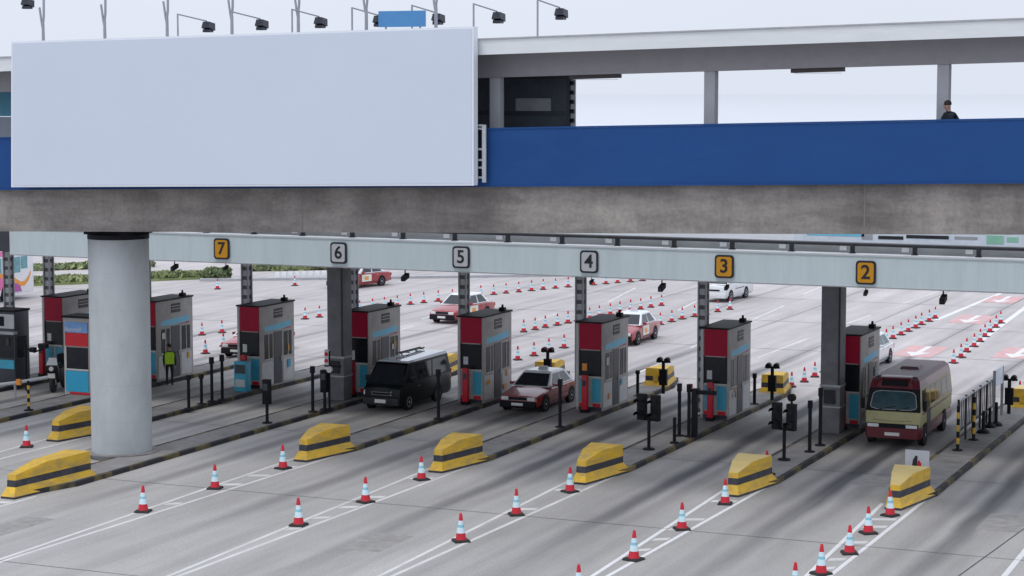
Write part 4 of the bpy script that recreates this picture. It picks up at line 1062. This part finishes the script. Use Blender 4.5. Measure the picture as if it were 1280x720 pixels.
# coach at the left
def make_coach(label):
    t = thing('coach', label, 'coach')
    rings = []
    for y, s in ((0, .94), (.15, .99), (.5, 1), (9.6, 1), (9.9, .98), (10, .93)):
        rings.append([(x * s, y, z) for x, z in ((-1.2, .35), (1.2, .35), (1.25, .6), (1.25, 2.6), (1.15, 3.15), (.9, 3.3), (-.9, 3.3), (-1.15, 3.15), (-1.25, 2.6), (-1.25, .6))])
    MB().loft(rings, 'coach_white').build('body', t, smooth=35)
    for y0, y1 in ((.6, 2.6), (2.7, 4.7), (4.8, 6.8), (6.9, 8.6)):
        MB().box(1.252, 1.262, y0, y1, 1.65, 2.6, 'coach_glass').build('side_window', t)
    MB().box(1.252, 1.26, 8.65, 9.3, 1.85, 2.6, 'coach_glass').build('side_window', t)
    pk = MB().box(1.252, 1.257, .5, 7.2, .7, 1.55, 'pink').hexa([(1.20, .5, 2.7), (1.242, .5, 2.7), (1.242, 8.4, 2.7), (1.20, 8.4, 2.7), (1.12, .5, 3.0), (1.19, .5, 3.0), (1.19, 8.4, 3.0), (1.12, 8.4, 3.0)], 'pink'); pk.build('pink_band', t)
    sw = MB()
    cen = [(6.0, 1.62), (7.2, 1.52), (8.0, 1.25), (8.6, .95), (9.0, .95), (9.4, 1.25), (9.6, 1.6)]
    for (a, b) in zip(cen, cen[1:]): sw.quad((1.264, a[0], a[1] - .13), (1.264, b[0], b[1] - .13), (1.264, b[0], b[1] + .13), (1.264, a[0], a[1] + .13), 'orange')
    sw.build('orange_swoosh', t)
    MB().quad((1.266, 7.7, .5), (1.266, 8.7, .5), (1.266, 8.55, .85), (1.266, 7.7, 1.2), 'purple').build('purple_swoosh', t)
    for y in (1.8, 7.3): MB().tube((1.2, y, .5), (1.268, y, .5), .58, m='black', n=20).build('wheel_arch', t)
    wheels(t, 1.27, (1.8, 7.3), .48, .28)
    MB().box(-1.05, 1.05, -.012, .02, 1.3, 2.7, 'coach_glass').build('windscreen', t)
    return t
co = make_coach('pink, white and orange coach at the far left behind the dark kiosk'); co.location = (-78.2, 93.6, 0)

# motorcycle
def make_moto(label):
    t = thing('motorcycle', label, 'motorcycle')
    for y in (.3, 1.6):
        w = MB().lathe([(.2, -.06), (.28, -.06), (.3, 0), (.28, .06), (.2, .06)], 'rubber', 20).build('wheel', t, smooth=40); w.location = (0, y, .3); w.rotation_euler = (0, R(90), 0)
        MB().lathe([(.2, -.03), (.2, .03), (.05, .05)], 'grey_metal', 14).build('rim', w)
    MB().hexa([(-.2, .4, .35), (.2, .4, .35), (.22, 1.5, .4), (-.22, 1.5, .4), (-.17, .35, .9), (.17, .35, .9), (.14, 1.5, .82), (-.14, 1.5, .82)], 'black').build('body', t, bevel=.06)
    MB().hexa([(-.15, .9, .82), (.15, .9, .82), (.13, 1.75, .85), (-.13, 1.75, .85), (-.13, .9, .92), (.13, .9, .92), (.11, 1.75, .95), (-.11, 1.75, .95)], 'rubber').build('seat', t, bevel=.03)
    MB().hexa([(-.3, .18, .5), (.3, .18, .5), (.22, .4, .5), (-.22, .4, .5), (-.26, .12, 1.05), (.26, .12, 1.05), (.2, .36, 1.05), (-.2, .36, 1.05)], 'van_black').build('fairing', t, bevel=.06)
    MB().hexa([(-.22, .16, 1.05), (.22, .16, 1.05), (.22, .19, 1.05), (-.22, .19, 1.05), (-.14, .3, 1.32), (.14, .3, 1.32), (.14, .32, 1.32), (-.14, .32, 1.32)], 'lamp_glass').build('windshield', t)
    MB().path([(-.38, .5, 1.05), (-.1, .38, 1.08), (.1, .38, 1.08), (.38, .5, 1.05)], .022, 'black').build('handlebar', t)
    MB().box(-.14, .14, .10, .118, .56, .74, 'plate_white').build('number_plate', t)
    MB().tube((0, .13, .92), (0, .08, .92), .09, m='lamp_glass', n=14).build('headlight', t)
    for s in (-1, 1): MB().path([(s * .1, .25, .85), (s * .1, .3, .3)], .03, 'grey_metal').build('fork', t)
    MB().box(-.25, .25, 1.55, 1.95, .95, 1.3, 'black').build('luggage_box', t, bevel=.04)
    return t
mo = make_moto('black motorcycle with a white plate standing before the booth left of the pale pillar'); mo.location = (-51.75, 70.6, 0); mo.rotation_euler = (0, 0, R(18)); mo.scale = (1.1, 1.1, 1.1)

# ------------------------------------------------------------------ people
def person(label, joints, radii, edges, zones, loc, rz, extras, height_scale=1.0):
    me = bpy.data.meshes.new('person'); me.from_pydata(joints, edges, [])
    o = bpy.data.objects.new('person_tmp', me); C.objects.link(o)
    sk = o.modifiers.new('skin', 'SKIN'); sk.use_smooth_shade = True
    sub = o.modifiers.new('sub', 'SUBSURF'); sub.levels = 2; sub.render_levels = 2
    for i, r in enumerate(radii):
        me.skin_vertices[0].data[i].radius = (r, r) if not isinstance(r, tuple) else r
    me.skin_vertices[0].data[0].use_root = True
    dg = bpy.context.evaluated_depsgraph_get()
    m2 = bpy.data.meshes.new_from_object(o.evaluated_get(dg)); bpy.data.objects.remove(o)
    m2.materials.clear()
    mats = []
    for p in m2.polygons:
        c = p.center; mm = zones(c)
        if mm not in mats: mats.append(mm); m2.materials.append(M[mm])
        p.material_index = mats.index(mm); p.use_smooth = True
    b = bpy.data.objects.new('person', m2); C.objects.link(b); b.location = loc; b.rotation_euler = (0, 0, rz)
    tag(b, label, 'person')
    extras(b)
    return b
def body(stride=0.0, arm=0.05, lean=0.0):
    j = [(0, 0, .95), (0, -.02 * lean, 1.15), (0, -.05 * lean, 1.38), (0, -.07 * lean, 1.46), (0, -.10 * lean, 1.53), (0, -.12 * lean, 1.62), (0, -.12 * lean, 1.70)]
    r = [(.15, .11), (.145, .10), (.165, .105), (.085, .075), (.05, .05), (.078, .092), (.065, .078)]
    e = [(0, 1), (1, 2), (2, 3), (3, 4), (4, 5), (5, 6)]
    for s in (-1, 1):
        st = stride * s
        k = len(j)
        j += [(s * .1, -st * .02, .88), (s * .105, -st * .55, .50), (s * .105, -st * .7 + max(0, -st) * .3, .09), (s * .11, -st * .7 - .13 + max(0, -st) * .3, .04)]
        r += [.09, .062, .045, .04]
        e += [(0, k), (k, k + 1), (k + 1, k + 2), (k + 2, k + 3)]
        k = len(j)
        sh = -.05 * lean
        j += [(s * .19, sh, 1.40), (s * .25, sh + st * .35 + .02, 1.14), (s * .25, sh + st * .6 - arm, .90), (s * .245, sh + st * .65 - arm - .03, .80)]
        r += [.06, .047, .035, (.03, .042)]
        e += [(2, k), (k, k + 1), (k + 1, k + 2), (k + 2, k + 3)]
        # five fingers
        hx, hy, hz = j[-1]
        for f_ in range(4):
            k2 = len(j); dy = (f_ - 1.5) * .019
            ln_ = (.075, .085, .08, .06)[f_]
            j += [(hx - s * .008, hy + dy, hz - ln_ * .55), (hx - s * .022, hy + dy, hz - ln_)]; r += [.0095, .008]
            e += [(k + 3, k2), (k2, k2 + 1)]
        k2 = len(j); j += [(hx - s * .03, hy - .035, hz - .01), (hx - s * .04, hy - .045, hz - .05)]; r += [.011, .009]; e += [(k + 2, k2), (k2, k2 + 1)]
    return j, r, e
def head_parts(b, y=0.0):
    MB().lathe([(.0, 0), (.088, .0), (.098, .05), (.085, .1), (.045, .135), (.005, .145)], 'hair', 14, (0, y + .018)).build('hair', b, smooth=60, loc=(0, 0, 1.655))
    MB().tube((0, y - .09, 1.63), (0, y - .118, 1.615), .014, .012, 'skin', 8).build('nose', b)
    for s in (-1, 1):
        MB().tube((s * .032, y - .088, 1.655), (s * .032, y - .097, 1.655), .011, m='hair', n=8).build('eye', b)
        MB().box(s * .085 - .012, s * .085 + .012, y - .01, y + .025, 1.60, 1.66, 'skin').build('ear', b)
    MB().box(-.025, .025, y - .096, y - .088, 1.575, 1.583, 'red').build('mouth', b)
j, r, e = body(.35, .05, 1.2)
q = P(1190, 125, 58.4)
def zone1(c):
    if c.z > 1.49: return 'skin'
    if c.z < .84 and abs(c.x) > .2: return 'skin'
    return 'navy_cloth'
def ex1(b): head_parts(b, -.145)
dz = zl(10.505, q.x)
p1 = person('person in dark clothes walking along the footbridge beside a roof post', j, r, e, zone1, (q.x, 58.4, dz), R(-42), ex1)
s1 = (q.z - dz) / 1.80; p1.scale = (1.12, 1.1, s1)
j, r, e = body(.05, .12, .3)
def zone2(c):
    if c.z > 1.48: return 'skin'
    if c.z < .86 and abs(c.x) > .2: return 'skin'
    return 'navy_cloth' if c.z > .9 else 'trousers'
def ex2(b):
    head_parts(b, -.036)
    v = [[(x * s, y * s2 - .01, z) for x, y in ((-.2, -.13), (.2, -.13), (.215, 0), (.2, .12), (-.2, .12), (-.215, 0))] for z, s, s2 in ((.93, .93, 1.1), (1.15, .95, 1.1), (1.36, 1.0, 1.15), (1.44, .72, .85))]
    MB().loft(v, 'hi_vis', False).build('hi_vis_vest', b, smooth=60)
q = G(221, 477, .15)
q2 = P(222, 478, 75.4)
p2 = person('worker in a yellow-green vest standing beside the booth right of the pale pillar', j, r, e, zone2, (ISL[7] + 1.05, 74.6, 0.0), R(40), ex2)
# grey wheeled bin next to the worker
bn = thing('grey_cabinet', 'small grey cabinet with a white top beside the worker in the yellow vest', 'cabinet', (ISL[7] + .62, 72.6, .15))
MB().box(-.2, .2, -.2, .2, 0, 1.0, 'booth_grey').build('body', bn, bevel=.03); MB().lathe([(.2, 1.0), (.22, 1.1), (.18, 1.25), (.05, 1.3)], 'sign_white', 16).build('top', bn, smooth=50)

# ------------------------------------------------------------------ far verge, hedges, bollards
def hedge_mesh(p0, p1, w, h, n, name, lab, mats=('leaf', 'leaf_dark'), seed=1, z0=0.0):
    rn = random.Random(seed); p0, p1 = Vector((*p0, 0)), Vector((*p1, 0)); d = p1 - p0; L_ = d.length; d.normalize(); s = Vector((-d.y, d.x, 0))
    mb = MB()
    # inner woody core
    core = .55
    for i in range(int(L_ / 1.5)):
        a = p0 + d * (i * 1.5); b = p0 + d * min(L_, (i + 1) * 1.5)
        hh = h * core * rn.uniform(.8, 1.05)
        c_ = [a - s * w * .3, b - s * w * .3, b + s * w * .3, a + s * w * .3]
        mb.hexa([(v.x, v.y, z0) for v in c_] + [(v.x, v.y, z0 + hh) for v in c_], 'leaf_dark')
    for i in range(n):
        u = rn.random() * L_; v = rn.uniform(-1, 1); bump = .8 + .25 * math.sin(u * 1.3 + seed) * math.sin(u * .47)
        top = h * bump * (1 - .35 * v * v)
        z = z0 + top * (1 - rn.random() ** 2 * .9)
        c = p0 + d * u + s * (v * w * .5) + Vector((0, 0, z)); sz = rn.uniform(.1, .22)
        ax = Vector((rn.uniform(-1, 1), rn.uniform(-1, 1), rn.uniform(-.4, 1))).normalized(); t1 = ax.orthogonal().normalized() * sz; t2 = ax.cross(t1).normalized() * sz * .7
        mb.quad(c - t1 - t2, c + t1 - t2, c + t1 + t2, c - t1 + t2, mats[0] if rn.random() < .62 else mats[1])
    o = mb.build(name); tag(o, lab, 'hedge'); return o
def gp(x, y): 
    q = G(x, y); return (q.x, q.y)
ka, kb, kc = gp(-60, 362), gp(280, 348), gp(620, 346)
vg = MB()
def verge(a, b, w, name):
    a, b = Vector((*a, 0)), Vector((*b, 0)); d = (b - a).normalized(); s = Vector((-d.y, d.x, 0))
    MB().hexa([tuple(a), tuple(b), tuple(b + s * w), tuple(a + s * w)] + [tuple(p + Vector((0, 0, .14))) for p in (a, b, b + s * w, a + s * w)], 'verge').build(name)
for n_, (a, b, w) in enumerate(((ka, kb, 5.5),)):
    a, b = Vector((*a, 0)), Vector((*b, 0)); d = (b - a).normalized(); s = Vector((-d.y, d.x, 0))
    o = MB().hexa([tuple(a), tuple(b), tuple(b + s * w), tuple(a + s * w)] + [tuple(p + Vector((0, 0, .14))) for p in (a, b, b + s * w, a + s * w)], 'verge').build('grass_verge'); tag(o, kind='structure')
    e1, e2 = a + s * 1.0, b + s * 1.0
    hedge_mesh((e1.x, e1.y), (e2.x, e2.y), 1.5, .34, 4200, 'clipped_hedge', 'low yellow green clipped hedge along the near kerb behind the pale pillar', seed=2, z0=.14)
a, b = gp(-60, 341), gp(190, 333)
hedge_mesh(a, b, 1.6, .38, 2600, 'clipped_hedge', 'farther low hedge showing left of the pale pillar just under the fascia', ('leaf_dark', 'leaf'), 5)
a, b = gp(310, 338), gp(412, 336)
hedge_mesh(a, b, 2.0, .6, 2200, 'clipped_hedge', 'dark distant hedge between the 7 and 6 signs under the fascia', ('leaf_dark', 'leaf'), 8)
q = G(271, 349); bu = hedge_mesh((q.x - .7, q.y), (q.x + .7, q.y), 1.4, .85, 700, 'round_bush', 'round grey green bush at the right end of the near hedge', ('leaf_dark', 'leaf_dark'), 11); bu['category'] = 'bush'
kr = MB(); a, b = Vector((*gp(250, 352), 0)), Vector((*gp(900, 343), 0)); d = (b - a).normalized(); s = Vector((-d.y, d.x, 0))
kr.hexa([tuple(a), tuple(b), tuple(b + s * .6), tuple(a + s * .6)] + [tuple(p + Vector((0, 0, .16))) for p in (a, b, b + s * .6, a + s * .6)], 'grey_metal'); tag(kr.build('kerb_wall'), 'low grey kerb wall bounding the far edge of the plaza', 'wall')
def make_block():
    t = thing('white_barrier', 'x', 'barrier', group='white barrier blocks at the far kerb')
    MB().hexa([(-.19, -.16, 0), (.19, -.16, 0), (.19, .16, 0), (-.19, .16, 0), (-.14, -.07, .5), (.14, -.07, .5), (.14, .07, .5), (-.14, .07, .5)], 'white_car').build('block', t, bevel=.03)
    MB().box(-.17, .17, -.172, -.16, .02, .1, 'red').build('foot_strip', t)
    return t
bk = make_block(); used = []
for i in range(9):
    q = G(347 + i * 8.3, 349.5 - i * .25); place(bk, used, 'white barrier block, %s from the left in the row at the far kerb' % ORD[i], (q.x, q.y, 0), R(20))

# ------------------------------------------------------------------ light
w = bpy.data.worlds.new('World'); scene.world = w; w.use_nodes = True
N = w.node_tree.nodes; L = w.node_tree.links
bg = N['Background']
SUN_EL, SUN_AZ = R(66), R(205)       # azimuth clockwise from +Y: behind-left of the camera
sky = N.new('ShaderNodeTexSky'); sky.sky_type = 'NISHITA'; sky.sun_disc = False
sky.sun_elevation = SUN_EL; sky.sun_rotation = SUN_AZ; sky.air_density = 1.0; sky.dust_density = 3.0; sky.ozone_density = 1.0
tc = N.new('ShaderNodeTexCoord'); sx = N.new('ShaderNodeSeparateXYZ'); L.new(tc.outputs['Generated'], sx.inputs[0])
mr = N.new('ShaderNodeMapRange'); mr.inputs[1].default_value = 0; mr.inputs[2].default_value = 1; mr.inputs[3].default_value = 8.25; mr.inputs[4].default_value = 11.5
L.new(sx.outputs['Z'], mr.inputs[0])
cl = N.new('ShaderNodeMix'); cl.data_type = 'RGBA'; cl.blend_type = 'MULTIPLY'; cl.inputs[0].default_value = 1
cl.inputs[6].default_value = (.965, 1.03, 1.17, 1); L.new(mr.outputs[0], cl.inputs[7])
nz = N.new('ShaderNodeTexNoise'); nz.inputs['Scale'].default_value = 2.2; nz.inputs['Detail'].default_value = 5; L.new(tc.outputs['Generated'], nz.inputs[0])
nr = N.new('ShaderNodeMapRange'); nr.inputs[1].default_value = .3; nr.inputs[2].default_value = .7; nr.inputs[3].default_value = .97; nr.inputs[4].default_value = 1.03; L.new(nz.outputs['Fac'], nr.inputs[0])
cm = N.new('ShaderNodeMix'); cm.data_type = 'RGBA'; cm.blend_type = 'MULTIPLY'; cm.inputs[0].default_value = 1; L.new(cl.outputs[2], cm.inputs[6]); L.new(nr.outputs[0], cm.inputs[7])
mx = N.new('ShaderNodeMix'); mx.data_type = 'RGBA'; mx.inputs[0].default_value = .93      # cloud cover over the clear sky
L.new(sky.outputs[0], mx.inputs[6]); L.new(cm.outputs[2], mx.inputs[7])
L.new(mx.outputs[2], bg.inputs['Color']); bg.inputs['Strength'].default_value = .1
sd = bpy.data.lights.new('sun', 'SUN'); so = bpy.data.objects.new('sun', sd); C.objects.link(so)
sd.energy = 1.0; sd.angle = R(16); sd.color = (1, .96, .90)
dirv = Vector((math.sin(SUN_AZ) * math.cos(SUN_EL), math.cos(SUN_AZ) * math.cos(SUN_EL), math.sin(SUN_EL)))
so.rotation_euler = dirv.to_track_quat('Z', 'Y').to_euler()
so.location = (0, 0, 60)

scene.render.engine = 'CYCLES'
scene.cycles.use_denoising = True
scene.cycles.max_bounces = 6; scene.cycles.diffuse_bounces = 3; scene.cycles.glossy_bounces = 3
vs = scene.view_settings
vs.view_transform = 'Standard'; vs.look = 'None'; vs.exposure = 0; vs.gamma = 1; vs.use_curve_mapping = False
scene.display_settings.display_device = 'sRGB'
